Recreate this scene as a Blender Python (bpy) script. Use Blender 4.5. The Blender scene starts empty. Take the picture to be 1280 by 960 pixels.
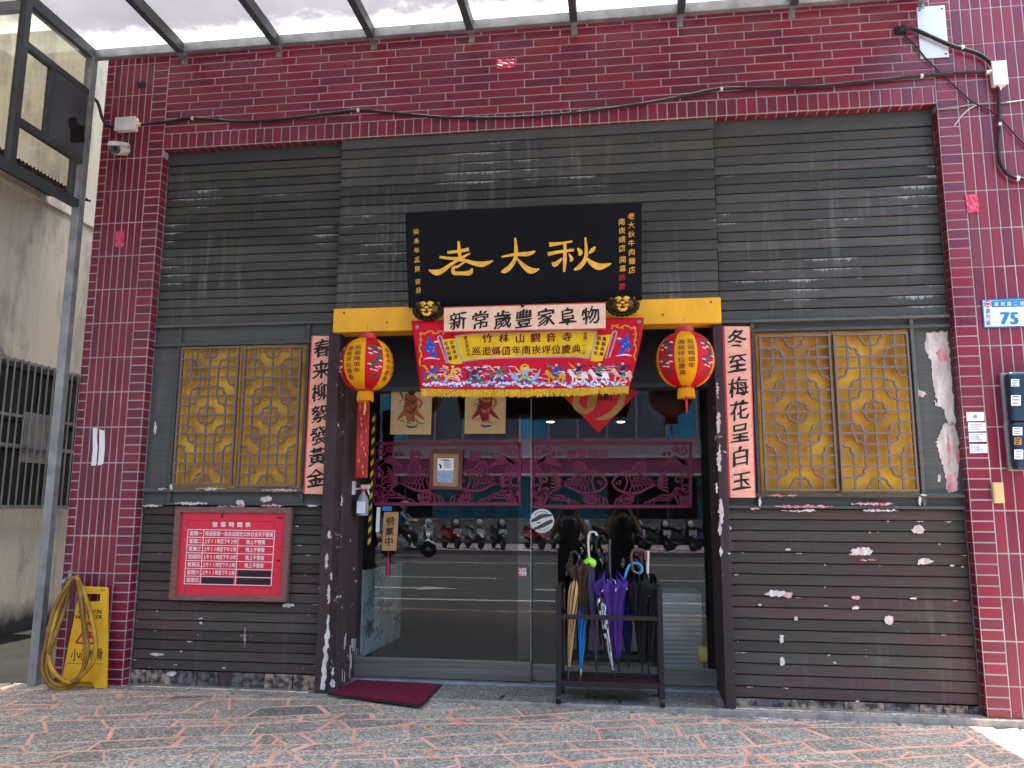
import bpy, bmesh, math, random
from mathutils import Vector as V, Matrix, Euler, noise
random.seed(7)
R = math.radians
scene = bpy.context.scene
col = scene.collection

# ------------------------------------------------------------------ camera, sky, sun, exposure
CAM = V((0, -5.5, 1.27))
cd = bpy.data.cameras.new('camera'); cam = bpy.data.objects.new('camera', cd); col.objects.link(cam)
cam.location = CAM
cam.rotation_euler = Euler((R(98.917), R(-0.27), R(7.777)), 'XYZ')
cd.sensor_width = 36; cd.lens = 28.125; cd.clip_start = .02; cd.clip_end = 500
scene.camera = cam
MC = cam.rotation_euler.to_matrix()

SUN_EL, SUN_AZ = 89.0, 100.0          # azimuth clockwise from +Y: midday sun almost overhead
w = bpy.data.worlds.new('World'); scene.world = w; w.use_nodes = True
nt = w.node_tree
sky = nt.nodes.new('ShaderNodeTexSky'); sky.sky_type = 'NISHITA'; sky.sun_disc = False
sky.sun_elevation = R(SUN_EL); sky.sun_rotation = R(SUN_AZ); sky.dust_density = 3.0; sky.air_density = 1.2
bg = nt.nodes['Background']; bg.inputs['Strength'].default_value = .15
nt.links.new(sky.outputs[0], bg.inputs['Color'])
sd = bpy.data.lights.new('sun', 'SUN'); sd.energy = 4.0; sd.angle = R(.53); sd.color = (1, .95, .87)
sun = bpy.data.objects.new('sun', sd); col.objects.link(sun)
tos = V((math.cos(R(SUN_EL)) * math.sin(R(SUN_AZ)), math.cos(R(SUN_EL)) * math.cos(R(SUN_AZ)), math.sin(R(SUN_EL))))
sun.rotation_euler = tos.to_track_quat('Z', 'Y').to_euler(); sun.location = (6, -6, 12)
vs = scene.view_settings
vs.view_transform = 'Standard'; vs.look = 'None'; vs.gamma = 1; vs.use_curve_mapping = False
vs.exposure = 2.65
scene.cycles.max_bounces = 10; scene.cycles.transparent_max_bounces = 16
scene.cycles.sample_clamp_indirect = 6; scene.cycles.use_denoising = True

# ------------------------------------------------------------------ helpers
def ray(px, py):
    return MC @ V(((px - 640) / 1000, -(py - 480) / 1000, -1))
def P(px, py, Y=0.):                  # the point of the upright plane y = Y seen at a photo pixel
    d = ray(px, py); t = (Y - CAM.y) / d.y
    return CAM + d * t
def G(px, py, z=0.):                  # the point of the level z seen at a photo pixel
    d = ray(px, py); t = (z - CAM.z) / d.z
    return CAM + d * t
def PP(px, py, o, n):                 # the point of any plane
    d = ray(px, py); t = (o - CAM).dot(n) / d.dot(n)
    return CAM + d * t
def gz(x): return -.0074 * (x + .67)  # the pavement falls a little to the right

ORG = {}
def org(p):
    while p is not None:
        if p.name in ORG: return ORG[p.name]
        p = p.parent
    return V((0, 0, 0))
def tag(o, label=None, cat=None, group=None, kind=None):
    if label: o['label'] = label
    if cat: o['category'] = cat
    if group: o['group'] = group
    if kind: o['kind'] = kind
    return o
def thing(name, label, cat, loc=(0, 0, 0), group=None, rz=0):
    o = bpy.data.objects.new(name, None); col.objects.link(o); o.location = loc
    o.empty_display_size = .1; o.rotation_euler.z = rz
    ORG[o.name] = V(loc)
    return tag(o, label, cat, group)
def link(name, me, parent=None, loc=None, rot=None):
    o = bpy.data.objects.new(name, me); col.objects.link(o)
    if parent is not None: o.parent = parent
    if loc is not None: o.location = V(loc) - org(parent) if parent is not None else V(loc)
    if rot is not None: o.rotation_euler = rot
    return o
def copy_tree(o, parent=None):
    c = o.copy(); col.objects.link(c); c.parent = parent
    for ch in list(o.children): copy_tree(ch, c)
    return c

class MB:
    def __init__(s): s.v = []; s.f = []; s.m = []; s.cur = 0; s.wk = 1.
    def add(s, vs, fs):
        n = len(s.v); s.v += [V(x) for x in vs]
        for f in fs: s.f.append(tuple(i + n for i in f)); s.m.append(s.cur)
        return s
    def box(s, a, b):
        x0, y0, z0 = [min(a[i], b[i]) for i in range(3)]; x1, y1, z1 = [max(a[i], b[i]) for i in range(3)]
        return s.add([(x0,y0,z0),(x1,y0,z0),(x1,y1,z0),(x0,y1,z0),(x0,y0,z1),(x1,y0,z1),(x1,y1,z1),(x0,y1,z1)],
              [(0,3,2,1),(4,5,6,7),(0,1,5,4),(1,2,6,5),(2,3,7,6),(3,0,4,7)])
    def bar(s, a, b, w, h=None, up=(0, 0, 1)):
        a = V(a); b = V(b); h = h or w; d = (b - a).normalized(); up = V(up)
        if abs(d.dot(up)) > .98: up = V((0, 1, 0))
        r = d.cross(up).normalized(); u = r.cross(d)
        vs = []
        for p in (a, b):
            for i, j in ((-1,-1),(1,-1),(1,1),(-1,1)): vs.append(p + r*(i*w/2) + u*(j*h/2))
        return s.add(vs, [(0,1,2,3),(7,6,5,4),(0,4,5,1),(1,5,6,2),(2,6,7,3),(3,7,4,0)])
    def hexa(s, p):                    # eight corners, bottom ring then top ring
        return s.add(p, [(0,3,2,1),(4,5,6,7),(0,1,5,4),(1,2,6,5),(2,3,7,6),(3,0,4,7)])
    def tube(s, pts, r, n=8, cap=True):
        pts = [V(p) for p in pts]; k = len(pts)
        rs = r if isinstance(r, (list, tuple)) else [r] * k
        t0 = (pts[1] - pts[0]).normalized(); up = V((0, 0, 1)) if abs(t0.z) < .9 else V((0, 1, 0))
        u = t0.cross(up).normalized(); vs = []
        for i, p in enumerate(pts):
            t = (pts[min(i+1, k-1)] - pts[max(i-1, 0)]).normalized()
            u = (u - t * u.dot(t)).normalized(); q = t.cross(u)
            for j in range(n):
                a = 2*math.pi*j/n; vs.append(p + (u*math.cos(a) + q*math.sin(a)) * rs[i])
        fs = [(i*n+j, i*n+(j+1) % n, (i+1)*n+(j+1) % n, (i+1)*n+j) for i in range(k-1) for j in range(n)]
        if cap: fs += [tuple(range(n-1, -1, -1)), tuple((k-1)*n+j for j in range(n))]
        return s.add(vs, fs)
    def lathe(s, prof, n=16, o=(0, 0, 0), ax='z', mod=None, cap=True):
        o = V(o); vs = []
        for i, (r, h) in enumerate(prof):
            for j in range(n):
                a = 2*math.pi*j/n; rr = r * (mod(i, a) if mod else 1)
                p = (rr*math.cos(a), rr*math.sin(a), h)
                if ax == 'y': p = (p[0], p[2], p[1])
                elif ax == 'x': p = (p[2], p[0], p[1])
                vs.append(o + V(p))
        k = len(prof)
        fs = [(i*n+j, i*n+(j+1) % n, (i+1)*n+(j+1) % n, (i+1)*n+j) for i in range(k-1) for j in range(n)]
        if cap: fs += [tuple(range(n-1, -1, -1)), tuple((k-1)*n+j for j in range(n))]
        return s.add(vs, fs)
    def poly(s, pts, mp, depth=0):     # flat polygon through a map (u,v,off)->point; depth gives it thickness
        n = len(pts)
        if not depth: return s.add([mp(u, v, 0) for u, v in pts], [tuple(range(n))])
        vs = [mp(u, v, 0) for u, v in pts] + [mp(u, v, depth) for u, v in pts]
        return s.add(vs, [tuple(range(n)), tuple(range(2*n-1, n-1, -1))] + [(i, i+n, (i+1) % n+n, (i+1) % n) for i in range(n)])
    def brush(s, pts, mp, depth=0, sub=4):  # brush stroke: (u, v, width) points, rounded by a spline
        q = spline(pts, sub) if len(pts) > 2 else pts
        L = []; Rr = []
        for i, p in enumerate(q):
            a = q[max(i-1, 0)]; b = q[min(i+1, len(q)-1)]
            dx, dy = b[0]-a[0], b[1]-a[1]; l = math.hypot(dx, dy) or 1
            nx, ny = -dy/l*p[2]/2*s.wk, dx/l*p[2]/2*s.wk
            L.append((p[0]+nx, p[1]+ny)); Rr.append((p[0]-nx, p[1]-ny))
        n = len(q)
        if not depth:
            return s.add([mp(u, v, 0) for u, v in L+Rr], [(i, i+1, n+i+1, n+i) for i in range(n-1)])
        vs = [mp(u, v, 0) for u, v in L+Rr] + [mp(u, v, depth) for u, v in L+Rr]
        fs = []
        for i in range(n-1):
            fs += [(i, i+1, n+i+1, n+i), (2*n+i, 3*n+i, 3*n+i+1, 2*n+i+1), (i, 2*n+i, 2*n+i+1, i+1), (n+i+1, 3*n+i+1, 3*n+i, n+i)]
        fs += [(0, n, 3*n, 2*n), (n-1, 3*n-1, 4*n-1, 2*n-1)]
        return s.add(vs, fs)
    def dot(s, u, v, ru, rv, mp, n=10, depth=0):
        return s.poly([(u+ru*math.cos(2*math.pi*i/n), v+rv*math.sin(2*math.pi*i/n)) for i in range(n)], mp, depth)
    def text(s, ch, mp, u, v, su, sv=None, bold=0, kai=0, depth=0):
        vs, fs = glyph(ch); sv = sv or su
        sh = [(0, 0)] if not bold else [(-bold*1.5, -bold*.5), (bold*1.5, bold*.5), (0, 0), (bold*.6, -bold*.7)] if kai else [(-bold, -bold*.4), (bold, bold*.4), (0, bold*.6), (0, -bold*.6)] + ([(-bold*2, bold*.3), (bold*2, -bold*.3)] if bold > .03 else [])
        for k, (dx, dy) in enumerate(sh):     # heavier strokes: the glyph laid down a few times, each a hair above the last
            vv = []
            for x, y in vs:
                if kai:      # brush hand: rising horizontals, uneven stroke ends
                    j = noise.noise_vector(V((x*7.3, y*7.3, ord(ch)*.37)))
                    x, y = x + .02*math.sin(9*y+3) + .05*j.x, y + kai*x + .03*math.sin(7*x+1) + .05*j.y
                vv.append(mp(u + (x+dx)*su, v - (y+dy)*sv, -k*.00012))
            s.add(vv, fs)
        return s
    def build(s, name, mats, parent=None, smooth=False, bevel=0, seg=2, recalc=True, loc=None):
        me = bpy.data.meshes.new(name)
        if loc is None: o0 = org(parent)
        else: o0 = V(loc)
        me.from_pydata([tuple(p - o0) for p in s.v], [], s.f)
        if not isinstance(mats, (list, tuple)): mats = [mats]
        for m in mats: me.materials.append(m)
        me.polygons.foreach_set('material_index', s.m)
        if recalc:
            bm = bmesh.new(); bm.from_mesh(me); bmesh.ops.recalc_face_normals(bm, faces=bm.faces); bm.to_mesh(me); bm.free()
        if smooth: me.polygons.foreach_set('use_smooth', [True]*len(me.polygons))
        me.update()
        ob = bpy.data.objects.new(name, me); col.objects.link(ob)
        if parent is not None:
            ob.parent = parent
            if loc is not None: ob.location = o0 - org(parent)
        elif loc is not None: ob.location = o0
        if parent is None and loc is not None: ORG[ob.name] = o0
        if smooth and smooth != 'all':
            for e in me.edges: pass
            try:
                mod = ob.modifiers.new('edge', 'EDGE_SPLIT'); mod.split_angle = R(45)
            except Exception: pass
        if bevel:
            b = ob.modifiers.new('bevel', 'BEVEL'); b.width = bevel; b.segments = seg; b.limit_method = 'ANGLE'; b.angle_limit = R(40)
        return ob

def spline(pts, sub=4):
    out = []; n = len(pts)
    for i in range(n-1):
        p0 = pts[max(i-1, 0)]; p1 = pts[i]; p2 = pts[i+1]; p3 = pts[min(i+2, n-1)]
        for k in range(sub):
            t = k/sub
            out.append(tuple(.5*((2*b) + (c-a)*t + (2*a-5*b+4*c-d)*t*t + (3*b-a-3*c+d)*t**3) for a, b, c, d in zip(p0, p1, p2, p3)))
    out.append(tuple(pts[-1])); return out

_gl = {}
def glyph(ch, bold=0):
    k = (ch, bold)
    if k not in _gl:
        cu = bpy.data.curves.new('t', 'FONT'); cu.body = ch; cu.size = 1; cu.offset = bold; cu.resolution_u = 2
        cu.align_x = 'CENTER'
        ob = bpy.data.objects.new('t', cu)
        me = bpy.data.meshes.new_from_object(ob)
        wide = ord(ch) > 0x2e7f
        vs = [(p.co.x, p.co.y - (.35 if wide else .33)) for p in me.vertices]
        _gl[k] = (vs, [tuple(f.vertices) for f in me.polygons])
        bpy.data.meshes.remove(me); bpy.data.objects.remove(ob); bpy.data.curves.remove(cu)
    return _gl[k]
def wall_map(Y, sx=1., sy=1., ox=0., oy=0.):     # photo pixels (or zoomed pixels) onto the upright plane y = Y; off goes into the wall
    return lambda u, v, off: P(ox + u/sx, oy + v/sy, Y) + V((0, off, 0))

# ------------------------------------------------------------------ materials
_m = {}
def nodes(name):
    m = bpy.data.materials.new(name); m.use_nodes = True
    t = m.node_tree; return m, t, t.nodes, t.links, t.nodes['Principled BSDF']
def c4(c): return (c[0], c[1], c[2], 1)
def mat(name, c, rough=.6, metal=0, c2=None, scale=6, var=.5, bump=0, bscale=None, rnd=0, stretch=(1, 1, 1), spec=.35, coat=0, detail=5, trans=0, sheen=0):
    if name in _m: return _m[name]
    m, t, N, L, b = nodes(name)
    tc = N.new('ShaderNodeTexCoord'); mp = N.new('ShaderNodeMapping'); mp.inputs['Scale'].default_value = stretch
    L.new(tc.outputs['Object'], mp.inputs['Vector'])
    no = N.new('ShaderNodeTexNoise'); no.inputs['Scale'].default_value = scale; no.inputs['Detail'].default_value = detail
    L.new(mp.outputs[0], no.inputs['Vector'])
    cr = N.new('ShaderNodeValToRGB'); e = cr.color_ramp.elements
    e[0].position = .5 - .35*var; e[1].position = .5 + .35*var
    e[0].color = c4(c2 if c2 else [x*.72 for x in c]); e[1].color = c4(c)
    L.new(no.outputs['Fac'], cr.inputs[0]); out = cr.outputs[0]
    if rnd:
        oi = N.new('ShaderNodeObjectInfo'); mr = N.new('ShaderNodeMapRange')
        mr.inputs[3].default_value = 1-rnd; mr.inputs[4].default_value = 1+rnd; L.new(oi.outputs['Random'], mr.inputs[0])
        hs = N.new('ShaderNodeHueSaturation'); L.new(out, hs.inputs['Color']); L.new(mr.outputs[0], hs.inputs['Value']); out = hs.outputs[0]
    L.new(out, b.inputs['Base Color'])
    b.inputs['Roughness'].default_value = rough; b.inputs['Metallic'].default_value = metal
    b.inputs['Specular IOR Level'].default_value = spec; b.inputs['Coat Weight'].default_value = coat
    b.inputs['Sheen Weight'].default_value = sheen
    if trans:
        tr = N.new('ShaderNodeBsdfTranslucent'); L.new(out, tr.inputs[0]); mx = N.new('ShaderNodeMixShader'); mx.inputs[0].default_value = trans
        L.new(b.outputs[0], mx.inputs[1]); L.new(tr.outputs[0], mx.inputs[2]); L.new(mx.outputs[0], N['Material Output'].inputs[0])
    if rough < .95:
        rr = N.new('ShaderNodeMapRange'); rr.inputs[3].default_value = max(.03, rough*.75); rr.inputs[4].default_value = min(1, rough*1.25)
        L.new(no.outputs['Fac'], rr.inputs[0]); L.new(rr.outputs[0], b.inputs['Roughness'])
    if bump:
        n2 = N.new('ShaderNodeTexNoise'); n2.inputs['Scale'].default_value = bscale or scale*4; n2.inputs['Detail'].default_value = 6
        L.new(mp.outputs[0], n2.inputs['Vector'])
        bp = N.new('ShaderNodeBump'); bp.inputs['Strength'].default_value = bump; bp.inputs['Distance'].default_value = .01
        L.new(n2.outputs['Fac'], bp.inputs['Height']); L.new(bp.outputs[0], b.inputs['Normal'])
    _m[name] = m; return m

def math_node(N, L, op, a, b=None):
    n = N.new('ShaderNodeMath'); n.operation = op
    for i, x in enumerate((a, b)):
        if x is None: continue
        if isinstance(x, (int, float)): n.inputs[i].default_value = x
        else: L.new(x, n.inputs[i])
    return n.outputs[0]
def mixc(N, L, fac, a, b):
    n = N.new('ShaderNodeMix'); n.data_type = 'RGBA'
    for k, x in ((0, fac), (6, a), (7, b)):
        if isinstance(x, (int, float)): n.inputs[k].default_value = x
        elif isinstance(x, tuple): n.inputs[k].default_value = c4(x)
        else: L.new(x, n.inputs[k])
    return n.outputs[2]
def noise_at(N, L, vec, scale, stretch=(1, 1, 1), detail=5, rough=.55):
    mp = N.new('ShaderNodeMapping'); mp.inputs['Scale'].default_value = stretch; L.new(vec, mp.inputs[0])
    n = N.new('ShaderNodeTexNoise'); n.inputs['Scale'].default_value = scale; n.inputs['Detail'].default_value = detail
    n.inputs['Roughness'].default_value = rough; L.new(mp.outputs[0], n.inputs['Vector']); return n.outputs['Fac']
def step(N, L, x, lo, hi):
    n = N.new('ShaderNodeMapRange'); n.inputs[1].default_value = lo; n.inputs[2].default_value = hi; L.new(x, n.inputs[0]); return n.outputs[0]

def plank_mat(name, a, b, drip=0., worn=0., c=None):
    # weathered painted board: blotches of two paints, dried lime runs hanging from the upper edge, flaked spots
    m, t, N, L, bs = nodes(name)
    geo = N.new('ShaderNodeNewGeometry'); tc = N.new('ShaderNodeTexCoord'); oi = N.new('ShaderNodeObjectInfo')
    pos = geo.outputs['Position']; ob = tc.outputs['Object']
    big = noise_at(N, L, pos, 1.6, (1, 1, 2.5), 6, .65)
    colr = mixc(N, L, step(N, L, big, .42, .58), a, b)
    gr = noise_at(N, L, pos, 14, (.35, 1, 9), 6, .7)
    colr = mixc(N, L, step(N, L, gr, .3, .75), colr, tuple(x*1.5+.012 for x in (c or a)))
    hs = N.new('ShaderNodeHueSaturation'); mr = N.new('ShaderNodeMapRange'); mr.inputs[3].default_value = .75; mr.inputs[4].default_value = 1.25
    L.new(oi.outputs['Random'], mr.inputs[0]); L.new(mr.outputs[0], hs.inputs['Value']); L.new(colr, hs.inputs['Color']); colr = hs.outputs[0]
    # vertical pale wash streaks crossing several boards
    st = noise_at(N, L, pos, 5, (3.2, 1, .25), 6, .7); st2 = noise_at(N, L, pos, .9, (1, 1, 1.4), 3)
    f = math_node(N, L, 'MULTIPLY', step(N, L, st, .52, .72), step(N, L, st2, .42, .62))
    f = math_node(N, L, 'MULTIPLY', f, .5 if drip else .14)
    colr = mixc(N, L, f, colr, (.26, .265, .25))
    if drip:
        sx = N.new('ShaderNodeSeparateXYZ'); L.new(ob, sx.inputs[0])
        top = math_node(N, L, 'SUBTRACT', .031, sx.outputs[2])
        ln = noise_at(N, L, pos, 22, (1.6, 0, 0), 4, .8)
        patch = noise_at(N, L, pos, 1.15, (.9, 1, 1.7), 4, .6)
        length = math_node(N, L, 'MULTIPLY', step(N, L, ln, .35, .8), .075)
        length = math_node(N, L, 'MULTIPLY', length, step(N, L, patch, .54, .66))
        d = math_node(N, L, 'SUBTRACT', length, top)
        colr = mixc(N, L, math_node(N, L, 'MULTIPLY', step(N, L, d, 0, .014), .7), colr, (.42, .43, .42))
    if worn:
        fl = noise_at(N, L, pos, 9, (.8, 1, 1.6), 8, .72); msk = noise_at(N, L, pos, 1.3, (1, 1, 1), 2)
        f = math_node(N, L, 'MULTIPLY', step(N, L, fl, .69-.05*worn, .70-.05*worn), step(N, L, msk, .45, .5))
        pk = noise_at(N, L, pos, 11, (1, 1, 1), 3)
        colr = mixc(N, L, f, colr, mixc(N, L, step(N, L, pk, .5, .6), (.62, .57, .5), (.5, .17, .19)))
    L.new(colr, bs.inputs['Base Color']); bs.inputs['Roughness'].default_value = .62; bs.inputs['Specular IOR Level'].default_value = .22
    bp = N.new('ShaderNodeBump'); bp.inputs['Strength'].default_value = .25; bp.inputs['Distance'].default_value = .004
    L.new(gr, bp.inputs['Height']); L.new(bp.outputs[0], bs.inputs['Normal'])
    return m

def tile_mat(name, a, b):
    m, t, N, L, bs = nodes(name)
    oi = N.new('ShaderNodeObjectInfo'); geo = N.new('ShaderNodeNewGeometry')
    cr = mixc(N, L, oi.outputs['Random'], a, b)
    n = noise_at(N, L, geo.outputs['Position'], 3.5, (1, 1, .5), 6, .65)
    cr = mixc(N, L, math_node(N, L, 'MULTIPLY', step(N, L, n, .45, .72), .20), cr, (.16, .085, .11))     # dusty film
    L.new(cr, bs.inputs['Base Color'])
    bs.inputs['Specular IOR Level'].default_value = .36
    L.new(math_node(N, L, 'ADD', .16, math_node(N, L, 'MULTIPLY', n, .35)), bs.inputs['Roughness'])
    n2 = noise_at(N, L, geo.outputs['Position'], 40, (1, 1, 1), 3)
    bp = N.new('ShaderNodeBump'); bp.inputs['Strength'].default_value = .12; bp.inputs['Distance'].default_value = .003
    L.new(n2, bp.inputs['Height']); L.new(bp.outputs[0], bs.inputs['Normal'])
    return m

def glass_mat(name, tint, refl=.12, rough=0., ior=1.5):
    m, t, N, L, b = nodes(name)
    N.remove(b)
    tr = N.new('ShaderNodeBsdfTransparent'); tr.inputs[0].default_value = c4(tint)
    gl = N.new('ShaderNodeBsdfGlossy'); gl.inputs['Roughness'].default_value = rough
    lw = N.new('ShaderNodeLayerWeight'); lw.inputs[0].default_value = .5
    ad = math_node(N, L, 'ADD', math_node(N, L, 'MULTIPLY', math_node(N, L, 'POWER', lw.outputs['Facing'], 5), .9), refl + .04); mx = N.new('ShaderNodeMixShader')
    L.new(ad, mx.inputs[0]); L.new(tr.outputs[0], mx.inputs[1]); L.new(gl.outputs[0], mx.inputs[2])
    L.new(mx.outputs[0], N['Material Output'].inputs[0]); return m

def stone_mat(name, dark, light, base):
    m, t, N, L, bs = nodes(name)
    geo = N.new('ShaderNodeNewGeometry'); oi = N.new('ShaderNodeObjectInfo'); p = geo.outputs['Position']
    vo = N.new('ShaderNodeTexVoronoi'); vo.inputs['Scale'].default_value = 80; L.new(p, vo.inputs['Vector'])
    sp = N.new('ShaderNodeSeparateColor'); L.new(vo.outputs['Color'], sp.inputs[0])
    cr = N.new('ShaderNodeValToRGB'); e = cr.color_ramp.elements
    e[0].color = c4(dark); e[1].color = c4(light); e[0].position = .12; e[1].position = .95
    k = cr.color_ramp.elements.new(.5); k.color = c4(base)
    L.new(sp.outputs[0], cr.inputs[0])
    gap = mixc(N, L, step(N, L, vo.outputs['Distance'], .35, .75), cr.outputs[0], tuple(x*.62 for x in base))
    big = noise_at(N, L, p, 1.7, (1, 1, 1), 5, .6)
    hs = N.new('ShaderNodeHueSaturation'); L.new(gap, hs.inputs['Color'])
    mr = N.new('ShaderNodeMapRange'); mr.inputs[3].default_value = .82; mr.inputs[4].default_value = 1.16; L.new(oi.outputs['Random'], mr.inputs[0])
    mr2 = N.new('ShaderNodeMapRange'); mr2.inputs[1].default_value = .3; mr2.inputs[2].default_value = .7; mr2.inputs[3].default_value = .8; mr2.inputs[4].default_value = 1.15
    L.new(big, mr2.inputs[0]); L.new(math_node(N, L, 'MULTIPLY', mr.outputs[0], mr2.outputs[0]), hs.inputs['Value'])
    L.new(hs.outputs[0], bs.inputs['Base Color']); bs.inputs['Roughness'].default_value = .75
    bp = N.new('ShaderNodeBump'); bp.inputs['Strength'].default_value = .5; bp.inputs['Distance'].default_value = .003; bp.invert = True
    L.new(vo.outputs['Distance'], bp.inputs['Height']); L.new(bp.outputs[0], bs.inputs['Normal'])
    return m

M_TILE = tile_mat('glazed_tile', (.20, .010, .028), (.115, .010, .030))
M_GROUT = mat('tile_grout', (.52, .475, .45), .85, c2=(.25, .22, .21), scale=2.2, var=.8, bump=.3)
M_PLANK_U = plank_mat('upper_plank_paint', (.038, .039, .034), (.062, .060, .050), drip=1.)
M_PLANK_L = plank_mat('lower_plank_paint', (.038, .034, .026), (.066, .023, .027), worn=.2)
M_PLANK_H = plank_mat('header_paint', (.044, .046, .043), (.066, .065, .058))
M_DARKWOOD = plank_mat('frame_wood', (.060, .064, .058), (.050, .046, .044), worn=.4)
M_JAMB = plank_mat('jamb_wood', (.034, .018, .021), (.045, .024, .027), worn=1.3)
M_BACK = mat('backing_board', (.012, .012, .013), .9)
M_CONC = mat('concrete', (.30, .28, .26), .9, c2=(.18, .17, .16), scale=3, bump=.3)
M_STEEL = mat('galvanised_steel', (.32, .34, .35), .5, .55, c2=(.2, .21, .22), scale=9, bump=.1)
M_STEEL_D = mat('dark_painted_steel', (.06, .065, .07), .45, .3, c2=(.04, .04, .045), scale=9)
M_WHITE = mat('white_plastic', (.72, .71, .68), .4, c2=(.55, .53, .5), scale=10)
M_PAPER = mat('white_paper', (.78, .78, .76), .6, c2=(.68, .68, .66), scale=6)
M_BLACK = mat('black_plastic', (.012, .012, .014), .35)
M_RUBBER = mat('black_rubber', (.016, .016, .017), .6, bump=.1)
M_INK = mat('black_ink', (.010, .009, .009), .6)
M_RED = mat('red_paint', (.55, .02, .035), .45, c2=(.42, .014, .028), scale=3)
M_GOLD = mat('gold_leaf', (.90, .52, .07), .45, .1, c2=(.72, .36, .03), scale=24, bump=.3, bscale=60)
M_YEL = mat('yellow_paint', (.90, .45, .015), .5, c2=(.72, .33, .012), scale=9, stretch=(1, 1, .35), var=.8, bump=.15)

# ------------------------------------------------------------------ the setting: ground
LEDGE_Y, LEDGE_Z = -.03, .022
pav = MB().add([(-14, -3.8, gz(-14)-.0008), (14, -3.8, gz(14)-.0008), (14, -.1, gz(14)-.0008), (-14, -.1, gz(-14)-.0008)], [(0, 1, 2, 3)])
pavement = tag(pav.build('pavement', mat('salmon_mortar', (.80, .45, .31), .85, c2=(.74, .30, .16), scale=5, bump=.4, bscale=60)), kind='structure')
M_STONE = stone_mat('washed_pebble_stone', (.15, .128, .098), (.68, .60, .46), (.43, .37, .285))
M_STONE_D = stone_mat('dark_pebble_stone', (.07, .068, .062), (.42, .38, .32), (.22, .20, .17))
def clip(poly, ax, lim, keep_less):
    out = []
    for i, a in enumerate(poly):
        b = poly[(i+1) % len(poly)]
        ia = (a[ax] <= lim) == keep_less; ib = (b[ax] <= lim) == keep_less
        if ia: out.append(a)
        if ia != ib:
            t = (lim - a[ax]) / (b[ax] - a[ax]); out.append((a[0]+(b[0]-a[0])*t, a[1]+(b[1]-a[1])*t))
    return out
def inset(poly, ds):
    n = len(poly); out = []
    for i in range(n):
        a, b, c = poly[i-1], poly[i], poly[(i+1) % n]
        def off(p, q, d):
            dx, dy = q[0]-p[0], q[1]-p[1]; l = math.hypot(dx, dy) or 1e-6
            return (-dy/l*d, dx/l*d, dx/l, dy/l)
        o1 = off(a, b, ds[i-1]); o2 = off(b, c, ds[i])
        den = o1[2]*o2[3] - o1[3]*o2[2]
        if abs(den) < .12: out.append((b[0]+o1[0], b[1]+o1[1])); continue
        p1 = (b[0]+o1[0], b[1]+o1[1]); p2 = (b[0]+o2[0], b[1]+o2[1])
        t = ((p2[0]-p1[0])*o2[3] - (p2[1]-p1[1])*o2[2]) / den
        out.append((p1[0]+o1[2]*t, p1[1]+o1[3]*t))
    return out
def area(p): return .5*sum(p[i][0]*p[(i+1) % len(p)][1] - p[(i+1) % len(p)][0]*p[i][1] for i in range(len(p)))
rs = random.Random(21); quads = []
SV, AN = .20, R(19)
def rowline(j, u): return (j + .18*math.sin(u*1.9+j*2.1) + .14*math.sin(u*4.3+j*1.3))*SV
def uv2w(u, v):
    return (-.5 + u*math.cos(AN) - v*math.sin(AN), -1.9 + u*math.sin(AN) + v*math.cos(AN))
for j in range(-42, 42):
    u = -12 + rs.uniform(0, .2); sl = rs.uniform(-.05, .05)
    while u < 12:
        ln = rs.choice((.18, .26, .32, .38, .45)) * rs.uniform(.85, 1.15); s2 = rs.uniform(-.12, .12)
        q = [uv2w(u, rowline(j, u)), uv2w(u+ln, rowline(j, u+ln)), uv2w(u+ln+s2, rowline(j+1, u+ln+s2)), uv2w(u+sl, rowline(j+1, u+sl))]
        k = rs.random()
        if k < .16:        # broken across
            t = rs.uniform(.35, .65); s_ = rs.uniform(.3, .7)
            a = tuple(q[0][n]+(q[3][n]-q[0][n])*t for n in (0, 1)); b = tuple(q[1][n]+(q[2][n]-q[1][n])*s_ for n in (0, 1))
            quads += [[q[0], q[1], b, a], [a, b, q[2], q[3]]]
        elif k < .30:      # a corner piece set separately
            t = rs.uniform(.4, .6)
            a = tuple(q[1][n]+(q[2][n]-q[1][n])*t for n in (0, 1)); b = tuple(q[0][n]+(q[1][n]-q[0][n])*(1-t*.8) for n in (0, 1))
            quads += [[q[0], b, a, q[2], q[3]], [b, q[1], a]]
        else: quads.append(q)
        u += ln; sl = s2
stones = []
for q in quads:
    for ax, lim, less in ((0, 9., True), (0, -9., False), (1, LEDGE_Y-.004, True), (1, -3.75, False)):
        q = clip(q, ax, lim, less)
        if len(q) < 3: break
    if len(q) < 3 or area(q) < .002: continue
    p = inset(q, [rs.choice((.005, .007, .008, .010, .013, .019)) for _ in q])
    if area(p) < .0012 or any(math.hypot(p[i][0]-p[i-1][0], p[i][1]-p[i-1][1]) > 1.2 for i in range(len(p))): continue
    cx = sum(a[0] for a in p)/len(p); cy = sum(a[1] for a in p)/len(p)
    d = (V((cx, cy, 0)) - CAM); cd_ = MC.transposed() @ d
    px = 640 + 1000*cd_.x/-cd_.z if cd_.z < -.3 else -9999; py = 480 - 1000*cd_.y/-cd_.z if cd_.z < -.3 else 9999
    vis = area(p)/d.length_squared*abs(d.z)/d.length if (-60 < px < 1340 and py < 1010) else -1
    stones.append((vis, p, cx, cy))
stones.sort(key=lambda s: -s[0])
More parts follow.
